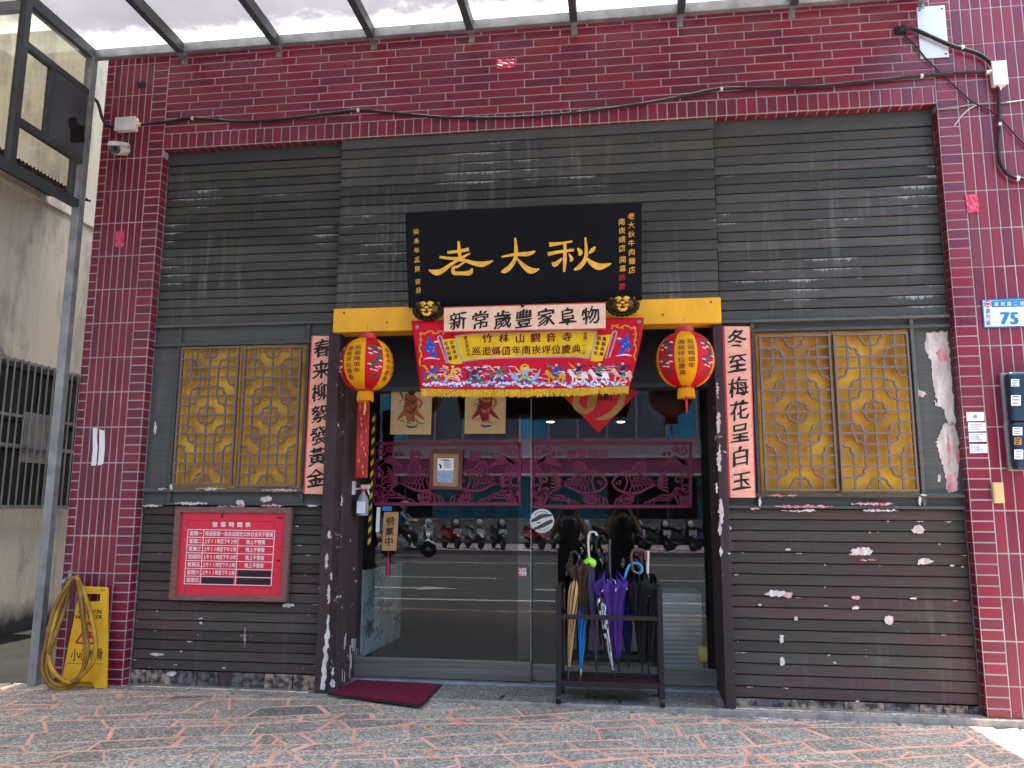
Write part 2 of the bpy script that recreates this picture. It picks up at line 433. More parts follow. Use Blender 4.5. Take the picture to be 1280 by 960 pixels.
def stone_mesh(mb, p, cx, cy, h):
    n = len(p); g = gz(cx)
    top = inset(p, [.004]*n)
    if area(top) < .3*area(p): top = p
    tl = (rs.uniform(-.003, .003), rs.uniform(-.003, .003))
    f = lambda a, z: (a[0], a[1], gz(a[0]) + z + (a[0]-cx)*tl[0] + (a[1]-cy)*tl[1])
    mb.add([f(a, -.014) for a in p] + [f(a, h-.0012) for a in p] + [f(a, h) for a in top],
           [tuple(range(2*n, 3*n))] + [(i, (i+1) % n, n+(i+1) % n, n+i) for i in range(n)] + [(n+i, n+(i+1) % n, 2*n+(i+1) % n, 2*n+i) for i in range(n)])
rest = MB(); cnt = 0
for vis, p, cx, cy in stones:
    h = rs.uniform(.0004, .0013)
    if vis > 0 and cnt < 300:
        mb = MB(); stone_mesh(mb, p, cx, cy, h)
        mb.build('paving_stone', M_STONE_D if rs.random() < .015 else M_STONE, pavement, loc=(cx, cy, gz(cx)), recalc=False); cnt += 1
    else: stone_mesh(rest, p, cx, cy, h)
tag(rest.build('paving_stones', M_STONE, pavement, recalc=False), kind='stuff')

led = MB().box((-4.1, LEDGE_Y, -.08), (4.2, .7, LEDGE_Z))
ledge = tag(led.build('threshold_ledge', mat('worn_cement', (.34, .29, .25), .9, c2=(.20, .17, .15), scale=14, bump=.5), bevel=.006), kind='structure')
x = -4.09
while x < 4.1:                      # slabs of the threshold, longer in front of the door
    ww = rs.uniform(.16, .34); y0 = LEDGE_Y+.004
    deep = .46 if -2.0 < x and x+ww < .62 else .095
    cuts = [y0, y0+rs.uniform(.14, .24), y0+deep-.02] if deep > .2 else [y0, y0+deep]
    for a_, b_ in zip(cuts[:-1], cuts[1:]):
        sk = rs.uniform(-.03, .03); g = .006
        p = [(x+g, a_+.004), (x+ww-g+sk*.3, a_+.004), (x+ww-g+sk, b_-.004), (x+g+sk*.6, b_-.004)]
        MB().add([(u, v, LEDGE_Z-.004) for u, v in p] + [(u, v, LEDGE_Z+.0022) for u, v in p], [(4, 5, 6, 7), (0, 1, 5, 4), (1, 2, 6, 5), (2, 3, 7, 6), (3, 0, 4, 7)]).build('paving_stone', M_STONE_D, ledge, recalc=False)
    x += ww
road = tag(MB().add([(-60, -60, -.162), (60, -60, -.162), (60, -3.8, -.162), (-60, -3.8, -.162)], [(0, 1, 2, 3)]).build('road', mat('asphalt', (.048, .048, .05), .9, c2=(.035, .035, .037), scale=2, bump=.4, bscale=160)), kind='structure')
tag(MB().box((-40, -4.0, -.3), (40, -3.8, -.03)).build('kerb', M_CONC, bevel=.015), kind='structure')
mk = MB()
for y0, y1 in ((-6.5, -6.35), (-15.4, -15.25)): mk.add([(-40, y0, -.158), (40, y0, -.158), (40, y1, -.158), (-40, y1, -.158)], [(0, 1, 2, 3)])
for k in range(-6, 6): mk.add([(k*5, -10.6, -.158), (k*5+2.4, -10.6, -.158), (k*5+2.4, -10.48, -.158), (k*5, -10.48, -.158)], [(0, 1, 2, 3)])
for x in (-5.2, -1.6):     # turn arrow painted on the lane
    mk.add([(x, -8.3, -.158), (x+1.5, -8.3, -.158), (x+1.5, -8.12, -.158), (x, -8.12, -.158)], [(0, 1, 2, 3)])
    mk.add([(x+1.5, -8.55, -.158), (x+2.2, -8.21, -.158), (x+1.5, -7.87, -.158)], [(0, 1, 2)])
mk.build('road_marking', mat('road_paint', (.40, .40, .38), .8, c2=(.22, .22, .22), scale=12), road)
far = tag(MB().box((-60, -40, -.3), (60, -19.2, -.02)).build('far_pavement', mat('far_paving', (.26, .22, .22), .85, c2=(.2, .16, .17), scale=3)), kind='structure')
tag(MB().box((-30, -.1, -.2), (-4.05, 30, -.012)).build('alley_ground', mat('shade_toned_alley_concrete', (.014, .014, .012), .9, c2=(.009, .009, .008), scale=2.5, bump=.4, spec=.05)), kind='structure')  # the alley's shade is put into this near-black concrete colour

# ------------------------------------------------------------------ the shop building
shop = thing('shop_building', 'single shopfront clad in crimson glazed tiles and dark weathered horizontal planks', 'building', (-.7, 0, 0))
_tm = {}
def tile_mesh(wd, h, t, m, e=.002):
    k = (round(wd, 4), round(h, 4), t, m.name)
    if k not in _tm:
        b = MB(); x, z = wd/2, h/2
        b.add([(-x, t, -z), (x, t, -z), (x, t, z), (-x, t, z), (-x, e, -z), (x, e, -z), (x, e, z), (-x, e, z),
               (-x+e, 0, -z+e), (x-e, 0, -z+e), (x-e, 0, z-e), (-x+e, 0, z-e)],
              [(8, 9, 10, 11), (4, 5, 9, 8), (5, 6, 10, 9), (6, 7, 11, 10), (7, 4, 8, 11), (0, 1, 5, 4), (1, 2, 6, 5), (2, 3, 7, 6), (3, 0, 4, 7)])
        me = bpy.data.meshes.new('tile'); me.from_pydata([tuple(v) for v in b.v], [], b.f); me.materials.append(m); me.update(); _tm[k] = me
    return _tm[k]
rt = random.Random(3)
def tile(name, parent, x0, x1, z0, z1, Y=0., j=.0044, side=0):
    wd, h = x1-x0-2*j, z1-z0-2*j
    if wd < .008 or h < .008: return
    rot = Euler((R(rt.gauss(0, .35)), 0, R(rt.gauss(0, .35) + side)))
    link(name, tile_mesh(wd, h, .012, M_TILE), parent, ((x0+x1)/2, Y + rt.uniform(-.0006, .0006), (z0+z1)/2), rot)

BL, BP = .2665, .0666
ZS, ZT = 4.056, 5.75          # underside of the soldier course, last tile row behind the canopy
XL0, XL1 = -4.072, -3.537      # left pillar
XR0, XR1 = 2.196, 4.0          # right pillar
upper = MB().box((XL0, .0045, ZS), (XR1, .3, 8.5)).build('upper_wall', M_GROUT, shop)
lp = MB().box((XL0, .0045, -.05), (XL1, .3, ZS)).build('pillar', M_GROUT, shop)
rp = MB().box((XR0, .0045, -.08), (XR1, .3, ZS)).build('pillar', M_GROUT, shop)
MB().box((XL0, .3, -.05), (-3.6, 9, 8.5)).build('side_wall', M_CONC, shop)
# soldier course and running bond
x = XL1
while x < XR0-.01:
    tile('soldier_tile', upper, x, min(x+.0697, XR0), ZS+.002, ZS+.126)
    link('soffit_tile', tile_mesh(.0697-.009, .072, .005, M_TILE), upper, (min(x+.0349, XR0-.03), .043, ZS-.0045), Euler((R(90), 0, 0)))
    x += .0697
z = ZS+.126; r = 0
while z < ZT:
    o = (0, .25, .5, .25)[r % 4]*BL; x = XL1 - o
    while x < XR0-.005:
        tile('wall_tile', upper, max(x, XL1), min(x+BL, XR0), z, z+.0642); x += BL
    z += .0642; r += 1
def pillar(par, xe, xi, n_edge_out, cols, top, sgn, sx):
    pass
# left pillar: outer edge column, six columns on end, inner edge column and the return
zr = 1.8655
rows = [zr + k*BL for k in range(-8, 15)]
for z0 in rows:
    z0c, z1c = max(z0, -.02), min(z0+BL, ZT)
    if z1c <= z0c: continue
    for k in range(6): tile('pillar_tile', lp, -4.004+k*.0567, -4.004+(k+1)*.0567, z0c, z1c)
    for q in range(4):
        a, b = z0+q*BP, z0+(q+1)*BP
        if a < -.03 or b > ZT: continue
        tile('edge_tile', lp, -4.072, -4.004, a, b); tile('edge_tile', lp, -3.664, XL1, a, b)
        if b < ZS: link('return_tile', tile_mesh(.074, BP-.007, .006, M_TILE), lp, (XL1+.005, .042, (a+b)/2), Euler((0, 0, R(90))))
for z0 in [1.011 - .2665*4 + k*.2665 for k in range(-1, 22)]:
    z0c, z1c = max(z0, -.045), min(z0+BL, ZT)
    if z1c <= z0c: continue
    for k in range(10):
        xa = 2.331+k*.0668
        tile('pillar_tile', rp, xa, xa+.0668, z0c, z1c)
    for q in range(4):
        a, b = z0+q*BP, z0+(q+1)*BP
        if a < -.06 or b > ZT: continue
        tile('edge_tile', rp, XR0, 2.331, a, b); tile('edge_tile', rp, 2.331+10*.0668, 2.331+10*.0668+.125, a, b)
        if b < ZS: link('return_tile', tile_mesh(.074, BP-.007, .006, M_TILE), rp, (XR0-.005, .042, (a+b)/2), Euler((0, 0, R(-90))))

# backing and plank cladding
MB().box((XL1, .125, 0), (-2.06, .3, ZS)).build('backing', M_BACK, shop)
MB().box((.66, .125, 0), (XR0, .3, ZS)).build('backing', M_BACK, shop)
MB().box((-2.06, .125, 2.56), (.66, .45, ZS+.02)).build('backing', M_BACK, shop)
_pm = {}
def plank(parent, x0, x1, z0, z1, Y, m):
    k = (round(x1-x0, 3), round(z1-z0, 4), m.name)
    if k not in _pm:
        b = MB(); X = (x1-x0)/2; h = (z1-z0)/2 - .003; n = 14; ring = []
        prof = [(.02, -h), (.004, -h), (0, -h+.004), (.006, h-.002), (.009, h), (.02, h)]
        vs = []; fs = []
        for i in range(n+1):
            xx = -X + 2*X*i/n
            for y, zz in prof: vs.append((xx, y + .0012*math.sin(i*2.3+zz*9), zz + .0008*math.sin(i*1.7)))
        k6 = len(prof)
        for i in range(n):
            for q in range(k6-1): fs.append((i*k6+q, (i+1)*k6+q, (i+1)*k6+q+1, i*k6+q+1))
        fs += [tuple(range(k6)), tuple(n*k6+q for q in range(k6-1, -1, -1))]
        b.add(vs, fs)
        me = bpy.data.meshes.new('plank'); me.from_pydata([tuple(v) for v in b.v], [], b.f); me.materials.append(m)
        bm = bmesh.new(); bm.from_mesh(me); bmesh.ops.recalc_face_normals(bm, faces=bm.faces); bm.to_mesh(me); bm.free(); _pm[k] = me
    link('plank', _pm[k], parent, ((x0+x1)/2 + rt.uniform(-.003, .003), Y + rt.uniform(-.0015, .0015), (z0+z1)/2), Euler((0, R(rt.gauss(0, .04)), 0)))
def cladding(x0, x1, ztop, head, n, zbot, Y, m):
    c = MB().box((x0, Y+.018, zbot), (x1, .124, ztop)).build('cladding', M_BACK, shop)
    if head:
        MB().box((x0, Y-.004, ztop-head+.004), (x1, Y+.017, ztop-.003)).build('header_board', M_PLANK_H, c, bevel=.003)
    h = (ztop-head-zbot)/n
    for i in range(n): plank(c, x0+.004, x1-.004, zbot+i*h, zbot+(i+1)*h, Y, m)
    return c
cl = cladding(XL1+.008, -2.082, ZS-.004, .105, 19, 2.652, .082, M_PLANK_U)
cc = cladding(-2.080, .690, ZS+.018, .10, 17, 2.70, .028, M_PLANK_U)
cr_ = cladding(.692, XR0-.008, ZS-.002, .125, 19, 2.575, .082, M_PLANK_U)
ll = cladding(XL1+.008, -2.11, 1.288, 0, 17, .125, .085, M_PLANK_L)
lr = cladding(.700, XR0-.008, 1.282, 0, 17, .075, .085, M_PLANK_L)
# crumbling stone base under the planks
M_BASE = mat('crumbled_base', (.34, .25, .19), .9, c2=(.05, .035, .035), scale=26, var=.35, bump=.8, bscale=20)
M_BASE2 = mat('charred_base', (.16, .13, .125), .9, c2=(.02, .016, .018), scale=24, var=.4, bump=.8, bscale=20)
for x0, x1, zt, mm, ms in ((XL1+.01, -2.11, .12, M_BASE, (M_BASE, M_BASE2, M_JAMB)), (.70, XR0-.01, .07, M_BASE2, (M_BASE2, M_BASE2, M_BASE))):
    par = ll if x0 < 0 else lr; x = x0
    while x < x1-.02:
        ww = min(rt.uniform(.09, .24), x1-x)
        b = MB(); nz = 3; nx = 5
        vs = [(x+ww*i/nx, .09 + rt.uniform(-.006, .006), -.03 + (zt+.03)*k/nz) for k in range(nz+1) for i in range(nx+1)]
        fs = [(k*(nx+1)+i, k*(nx+1)+i+1, (k+1)*(nx+1)+i+1, (k+1)*(nx+1)+i) for k in range(nz) for i in range(nx)]
        b.add(vs, fs).build('base_stone', rt.choice(ms), par); x += ww + .004

# window bands: rails, side panels, lattice windows
M_LAT = mat('lattice_metal', (.15, .112, .092), .6, .2, c2=(.17, .12, .11), scale=14)
def yellow_pane():
    m, t, N, L, b = nodes('amber_ripple_glass')
    tc = N.new('ShaderNodeTexCoord'); n1 = noise_at(N, L, tc.outputs['Object'], 4.5, (1, 1, .8), 3, .5)
    wv = N.new('ShaderNodeTexWave'); wv.inputs['Scale'].default_value = 14; wv.inputs['Distortion'].default_value = 6; wv.bands_direction = 'DIAGONAL'
    L.new(tc.outputs['Object'], wv.inputs['Vector'])
    f = n1
    L.new(mixc(N, L, step(N, L, f, .3, .7), (.40, .17, .006), (.80, .43, .018)), b.inputs['Base Color'])
    b.inputs['Roughness'].default_value = .3; b.inputs['Coat Weight'].default_value = .15
    bp = N.new('ShaderNodeBump'); bp.inputs['Strength'].default_value = .5; bp.inputs['Distance'].default_value = .01
    L.new(f, bp.inputs['Height']); L.new(bp.outputs[0], b.inputs['Normal']); return m
M_AMBER = yellow_pane()
def arcpts(cx, cy, a0, a1, n, lobes):
    return [(cx + math.cos(a)*(.84+.16*abs(math.cos(lobes*(a-a0)*math.pi/(a1-a0)))) , cy + math.sin(a)*(.84+.16*abs(math.cos(lobes*(a-a0)*math.pi/(a1-a0))))) for a in [a0+(a1-a0)*i/n for i in range(n+1)]]
def leaf(win, x0, x1, z0, z1, Y, sag=0):
    W, H = (x1-x0)/6, (z1-z0)/14
    Q = lambda c, r: V((x0 + c*W, Y, z1 - r*H))
    fr = MB(); t = .014
    fr.box((x0-t, Y-.012, z0-t), (x0, Y+.02, z1+t)); fr.box((x1, Y-.012, z0-t), (x1+t, Y+.02, z1+t))
    fr.box((x0, Y-.012, z1), (x1, Y+.02, z1+t)); fr.box((x0, Y-.012, z0-t), (x1, Y+.02, z0))
    fr.build('leaf_frame', M_LAT, win, bevel=.002)
    H_ = [(r, 0, 6) for r in (2, 3, 5, 7, 9, 11, 12)] + [(r, a, b) for r in (1, 6, 8, 13) for a, b in ((0, 1), (5, 6))] + [(4, 2, 4), (10, 2, 4)]
    V_ = [(3, 0, 14)] + [(c, a, b) for c in (1, 5) for a, b in ((0, 3), (5, 9), (11, 14))] + [(c, a, b) for c in (2, 4) for a, b in ((2, 5), (9, 12))]
    for r, a, b in H_: MB().bar(Q(a, r), Q(b, r), .0135, .0135).build('lattice_bar', M_LAT, win)
    for c, a, b in V_: MB().bar(Q(c, a) + V((0, .0035, 0)), Q(c, b) + V((0, .0035, 0)), .0135, .0135, (1, 0, 0)).build('lattice_bar', M_LAT, win)
    h = math.pi/2
    arcs = [(3, 0, 0, math.pi, 3), (3, 14, math.pi, 2*math.pi, 3), (3, 7, 0, 2*math.pi, 8)]
    for s in (0, 1):
        def mx(c, a0, a1): return (c, a0, a1) if s == 0 else (6-c, math.pi-a0, math.pi-a1)
        for c, r, a0, a1 in ((1, 2, -h, 0), (0, 3, 0, h), (2, 5, math.pi, 1.5*math.pi), (1, 5, 0, h),
                             (1, 12, 0, h), (0, 11, -h, 0), (2, 9, h, math.pi), (1, 9, -h, 0)):
            cc_, b0, b1 = mx(c, a0, a1); arcs.append((cc_, r, b0, b1, 2))
    for c, r, a0, a1, lb in arcs:
        MB().tube([Q(*p) for p in arcpts(c, r, a0, a1, 12*lb if lb < 8 else 64, lb)], .0088, 6, cap=False).build('lattice_scroll', M_LAT, win)
def window_band(x0, x1, zt, zr1, zs, zb, wx0, wx1, leaves, par_x):
    wn = MB().box((x0, .088, zb), (x1, .124, zt)).build('window', M_DARKWOOD, shop)
    R_ = lambda n, a, b: MB().box(a, b).build(n, M_DARKWOOD, wn, bevel=.003)
    R_('rail', (x0, .050, zr1), (x1, .0875, zr1+.022)); R_('rail', (x0, .046, zt-.022), (x1, .0875, zt-.001))
    R_('sill', (x0, .040, zs-.026), (x1, .0875, zs)); R_('rail', (x0, .052, zb), (x1, .0875, zb+.02))
    for xx in (wx0-.03, wx1+.005):
        MB().box((xx, .058, zb+.021), (xx+.024, .0873, zt-.023)).build('mullion', M_DARKWOOD, wn, bevel=.003)
    MB().box((wx0, .0855, zs+.001), (wx1, .0878, zr1-.001)).build('pane', M_AMBER, wn)
    MB().box(((leaves[0][1]+leaves[1][0])/2-.012, .072, zs+.001), ((leaves[0][1]+leaves[1][0])/2+.012, .0853, zr1-.001)).build('centre_post', mat('amber_post', (.36, .18, .015), .4), wn)
    for l in leaves: leaf(wn, *l)
    return wn
wl = window_band(XL1+.008, -2.11, 2.65, 2.482, 1.412, 1.29, -3.30, -2.31, ((-3.27, -2.835, 1.452, 2.452, .045), (-2.765, -2.345, 1.440, 2.445, .045)), 0)
wr = window_band(.700, XR0-.008, 2.573, 2.484, 1.385, 1.284, .925, 1.925, ((.955, 1.395, 1.415, 2.440, .045), (1.442, 1.893, 1.412, 2.440, .045)), 0)

# flaked paint showing bare wood and primer, lying on the boards
M_FLAKE = mat('bare_primer', (.62, .57, .52), .85, c2=(.40, .33, .30), scale=30, stretch=(1, 1, .3), bump=.5)
M_PINK = mat('red_primer', (.50, .10, .14), .8, c2=(.62, .40, .38), scale=26, stretch=(1, 1, .25), bump=.4)
def flakes(parent, polys, Y, m, depth=.002):
    for pl in polys:
        b = MB()
        q = []
        for i in range(len(pl)):
            a = pl[i]; c = pl[(i+1) % len(pl)]
            l_ = math.hypot(c[0]-a[0], c[1]-a[1]); nk = max(2, min(9, int(l_/1.1)))
            for k in range(nk):
                t = k/nk; jj = min(1.3, .12*l_+.25); q.append((a[0]+(c[0]-a[0])*t+rt.uniform(-jj, jj), a[1]+(c[1]-a[1])*t+rt.uniform(-jj, jj)))
        b.poly(q, lambda u, v, o: P(u, v, Y) + V((0, o, 0)), depth)
        b.build('flaked_paint', m, parent)
def blob(x, y, w_, h_): return [(x+w_/2*math.cos(a)*rt.uniform(.6, 1.1), y+h_/2*math.sin(a)*rt.uniform(.6, 1.1)) for a in [i*math.pi/4 for i in range(8)]]
flakes(wr, [[(1158, 416), (1184, 414), (1187, 440), (1189, 470), (1192, 500), (1195, 530), (1186, 534), (1180, 512), (1172, 505), (1166, 480), (1165, 455), (1156, 436)],
            [(1180, 530), (1192, 528), (1199, 550), (1198, 572), (1196, 614), (1184, 616), (1182, 592), (1175, 570), (1170, 552), (1176, 540)]], .084, M_FLAKE)
flakes(wr, [[(1184, 542), (1188, 560), (1187, 580), (1184, 566)], [(1195, 545), (1200, 575), (1198, 580), (1194, 566)], [(1183, 595), (1196, 590), (1197, 612), (1185, 614)], [(1170, 440), (1182, 430), (1184, 450), (1176, 452)]], .0825, M_PINK)
flakes(wr, [[(1145, 482), (1150, 488), (1158, 492), (1154, 496), (1146, 494)], [(1168, 500), (1176, 508), (1170, 507)], blob(1153, 582, 4, 18), blob(1174, 598, 5, 14)], .083, M_FLAKE)
flakes(wr, [blob(975, 619, 40, 2.5), blob(1010, 633, 90, 4), blob(1090, 630, 70, 3), blob(943, 636, 16, 3)], .036, M_PINK)
flakes(wr, [blob(1000, 638.5, 60, 3), blob(1100, 638, 50, 3), blob(1150, 626, 5, 16), blob(1155, 619, 12, 2.5), blob(950, 628, 4, 14)], .035, M_FLAKE)
flakes(wl, [blob(300, 628, 15, 8), blob(332, 624, 18, 8), blob(240, 629, 45, 3.5), blob(190, 632, 30, 3), blob(390, 632, 14, 3), blob(202, 611, 12, 3), blob(214, 609, 5, 10), blob(262, 611, 40, 3), blob(350, 613, 50, 3), blob(194, 535, 4, 16)], .035, M_FLAKE)
flakes(wl, [blob(302, 632, 12, 4), blob(340, 632, 30, 2.5), blob(285, 633, 30, 2)], .034, M_PINK)
LRF = [(1148, 662, 18, 12), (1078, 689, 34, 13), (1155, 702, 22, 9), (985, 687, 8, 3), (972, 742, 34, 10), (1142, 748, 10, 3), (1070, 760, 14, 5), (1111, 775, 14, 13), (977, 799, 7, 13), (978, 827, 7, 13), (995, 773, 6, 7), (1190, 707, 8, 3), (950, 756, 6, 2), (1072, 877, 6, 4), (1032, 757, 6, 2), (912, 660, 7, 6), (911, 676, 5, 6)]
flakes(lr, [blob(*q) for q in LRF], .078, M_FLAKE)
flakes(lr, [blob(1068, 693, 14, 4), blob(1070, 747, 12, 5), blob(1085, 700, 26, 2.5), blob(985, 744, 14, 8)], .0775, M_PINK)
for par, n_, xa, xb, za, zc in ((ll, 17, XL1+.03, -2.14, .125, 1.288), (lr, 17, .73, XR0-.03, .075, 1.282)):
    hp = (zc-za)/n_       # paint lifted in slivers along the board edges
    for k in range(26):
        i = rt.randrange(1, n_); x = xa + (xb-xa)*(rt.random() if k > 12 else rt.choice((rt.random()**3, 1-rt.random()**3))); z = za+i*hp - .004; w_ = rt.uniform(.008, .05)
        pts = [(x-w_/2+w_*t/6, z - rt.uniform(0, .010)*math.sin(math.pi*t/6)) for t in range(7)] + [(x+w_/2-w_*t/6, z+.001) for t in range(7)]
        MB().poly(pts, lambda u, v, o: V((u, .0838+o, v)), .002).build('flaked_paint', rt.choice((M_FLAKE, M_FLAKE, M_PINK)), par)
flakes(ll, [blob(196, 818, 20, 4), blob(214, 842, 14, 7), blob(360, 757, 20, 5), blob(251, 773, 8, 2), blob(251, 779, 4, 4), blob(219, 831, 5, 2), blob(280, 835, 5, 2), blob(160, 798, 5, 3), blob(306, 797, 1.6, 26)], .078, M_FLAKE)
# clutter-grey joints: a few short vertical seams where boards were pieced
# ------------------------------------------------------------------ door: jambs, beam, reveals, glass leaves
GY = .5
dj = MB().box((-2.105, -.015, .0), (-2.02, .12, 2.56)).build('jamb', M_JAMB, shop, bevel=.004)
dj2 = MB().box((.632, -.015, -.03), (.695, .12, 2.54)).build('jamb', M_JAMB, shop, bevel=.004)
for q, Yq in (((401, 862, 411, 800), 0), ):
    flakes(dj, [[(400, 862), (406, 862), (408, 835), (411, 800), (412, 770), (409, 768), (406, 800), (403, 830)], blob(411, 742, 4, 34), blob(408, 700, 5, 22), blob(411, 668, 4, 14), blob(414, 720, 3, 10), blob(427, 626, 2.5, 16), blob(416, 855, 8, 14), blob(416, 840, 4, 14)], -.0165, M_FLAKE)
flakes(dj2, [blob(898, 528, 5, 30), blob(899, 575, 6, 40), blob(902, 640, 7, 44), blob(896, 610, 3, 20), blob(901, 690, 4, 16), blob(897, 485, 3, 30), blob(900, 662, 5, 20)], -.0165, M_FLAKE)
rv = MB().box((-2.06, .121, .0), (-2.0, .62, 2.56)).build('door_reveal', M_JAMB, shop, bevel=.003)
MB().box((.64, .121, -.02), (.70, .62, 2.56)).build('door_reveal', M_JAMB, shop, bevel=.003)
b = MB()
for _ in range(16):
    yy = .2+rt.random()*.38; zz = .04+rt.random()**2*.25; hh = rt.uniform(.05, .16); b.box((-2.0, yy, zz), (-1.9985, yy+rt.uniform(.008, .03), zz+hh))
tag(b.build('flaked_paint', M_FLAKE, rv), kind='stuff')
bm_ = MB().box(P(417, 386, -.06), P(902, 403, -.06) + V((0, .16, 0)))
yb = bm_.build('yellow_beam', M_YEL, shop, bevel=.004)
for k in range(9): MB().lathe([(.007, -.062), (.006, -.066)], 8, (-1.98+k*.325, 0, 2.675-.08*(k % 2)), 'y').build('screw', M_STEEL_D, yb)
MB().box((-2.0, GY-.05, 2.2), (.64, GY+.12, 2.56)).build('transom', mat('transom_dark', (.018, .018, .02), .5), shop)
MB().box((-2.0, GY-.07, 2.17), (.64, GY+.13, 2.199)).build('door_track', M_STEEL_D, shop)
MB().box((-2.0, GY-.09, .023), (.64, GY+.13, .04)).build('door_sill', M_STEEL, shop, bevel=.003)
M_GLASS = glass_mat('door_glass', (.93, .96, .95), .0)
M_ALU = mat('brushed_aluminium', (.20, .195, .17), .45, .5, c2=(.13, .125, .11), scale=5, stretch=(.3, 1, 12))
def dleaf(x0, x1, Y, zr):
    d = MB().box((x0, Y-.004, zr), (x1, Y+.004, 2.17)).build('sliding_door', M_GLASS, shop)
    MB().box((x0, Y-.016, .045), (x1, Y+.016, zr-.001)).build('bottom_rail', M_ALU, d, bevel=.003)
    return d
xs0, xs1 = P(646, 826, GY).x, P(668, 800, GY+.045).x
dl = dleaf(-1.998, xs1-.02, GY, P(540, 823, GY).z)
dr = dleaf(xs0, .638, GY+.045, P(760, 832, GY+.045).z)
MB().box((xs1-.022, GY-.006, P(540, 823, GY).z), (xs1-.019, GY+.006, 2.17)).build('glass_edge', mat('glass_edge', (.35, .42, .42), .3), dl)
# interior
M_INT = mat('interior_wall', (.055, .052, .05), .8); M_INTF = mat('interior_floor', (.10, .098, .09), .5)
MB().box((-3.4, .62, .0), (-3.3, 4.6, 2.75)).build('interior_wall', M_INT, shop)
MB().box((1.9, .62, 0), (2.0, 4.6, 2.75)).build('interior_wall', M_INT, shop)
MB().box((-3.3, 4.5, 0), (1.9, 4.6, 2.75)).build('interior_wall', M_INT, shop)
MB().box((-3.3, .701, -.02), (1.9, 4.5, .03)).build('interior_floor', M_INTF, shop)
MB().box((-3.4, .62, 2.75), (2.0, 4.6, 2.85)).build('interior_ceiling', M_INT, shop)
MB().box((-3.3, .56, .0), (-2.061, .62, 2.75)).build('interior_wall', M_INT, shop)
MB().box((.701, .56, .0), (1.9, .62, 2.75)).build('interior_wall', M_INT, shop)

# vinyl fish cut-outs stuck on the two glass leaves
M_VINYL = mat('maroon_vinyl', (.15, .011, .036), .45, c2=(.12, .010, .04), scale=4)
def spiral(b, mp, cx, cy, r, turns, a0, wd, d=1):
    b.brush([(cx + d*r*(1-t*.85)*math.cos(a0+t*turns*2*math.pi), cy + r*(1-t*.85)*math.sin(a0+t*turns*2*math.pi), wd) for t in [i/14 for i in range(15)]], mp, sub=1)
def fish(b, mp, cx, cy, L, H, d):
    X = lambda t: cx + d*t*L
    up = [(X(.50), cy+.05*H, 1.6), (X(.36), cy-.34*H, 2.2), (X(.1), cy-.46*H, 2.2), (X(-.18), cy-.16*H, 2), (X(-.34), cy+.02*H, 2)]
    lo = [(X(.50), cy+.05*H, 1.6), (X(.36), cy+.40*H, 2.2), (X(.05), cy+.52*H, 2.4), (X(-.2), cy+.30*H, 2), (X(-.34), cy+.10*H, 2)]
    b.brush(up, mp); b.brush(lo, mp)
    b.brush([(X(.26), cy-.40*H, 1.6), (X(.20), cy, 1.6), (X(.27), cy+.44*H, 1.6)], mp)
    b.dot(X(.36), cy-.02*H, 1.9, 1.9, mp); spiral(b, mp, X(.36), cy, 4.2, 1.1, 0, 1.0, d)
    for k in range(6):
        t = .20 - k*.075
        hh = .46 - k*.055
        b.brush([(X(t), cy-hh*H, 1.0), (X(t-.07), cy-.02*H, 1.0), (X(t-.16), cy+(hh+.02)*H, 1.0)], mp)
        b.brush([(X(t-.05), cy+hh*H, 1.0), (X(t-.10), cy+.02*H, 1.0), (X(t-.20), cy-(hh-.16)*H, 1.0)], mp)
    for k in range(7):
        a = -.9 + k*.3
        b.brush([(X(-.33), cy+.05*H, 1.3), (X(-.45), cy+.05*H+a*H*.28, 1.6), (X(-.60), cy+a*H*.62-.1*H, 1.2)], mp)
    b.brush([(X(.12), cy-.46*H, 1.4), (X(.02), cy-.80*H, 2.2), (X(-.12), cy-.82*H, 1.8), (X(-.16), cy-.26*H, 1.2)], mp)
    for k in range(4): b.brush([(X(.08-k*.05), cy-.44*H+k*.06*H, .9), (X(.02-k*.04), cy-.76*H, .9)], mp)
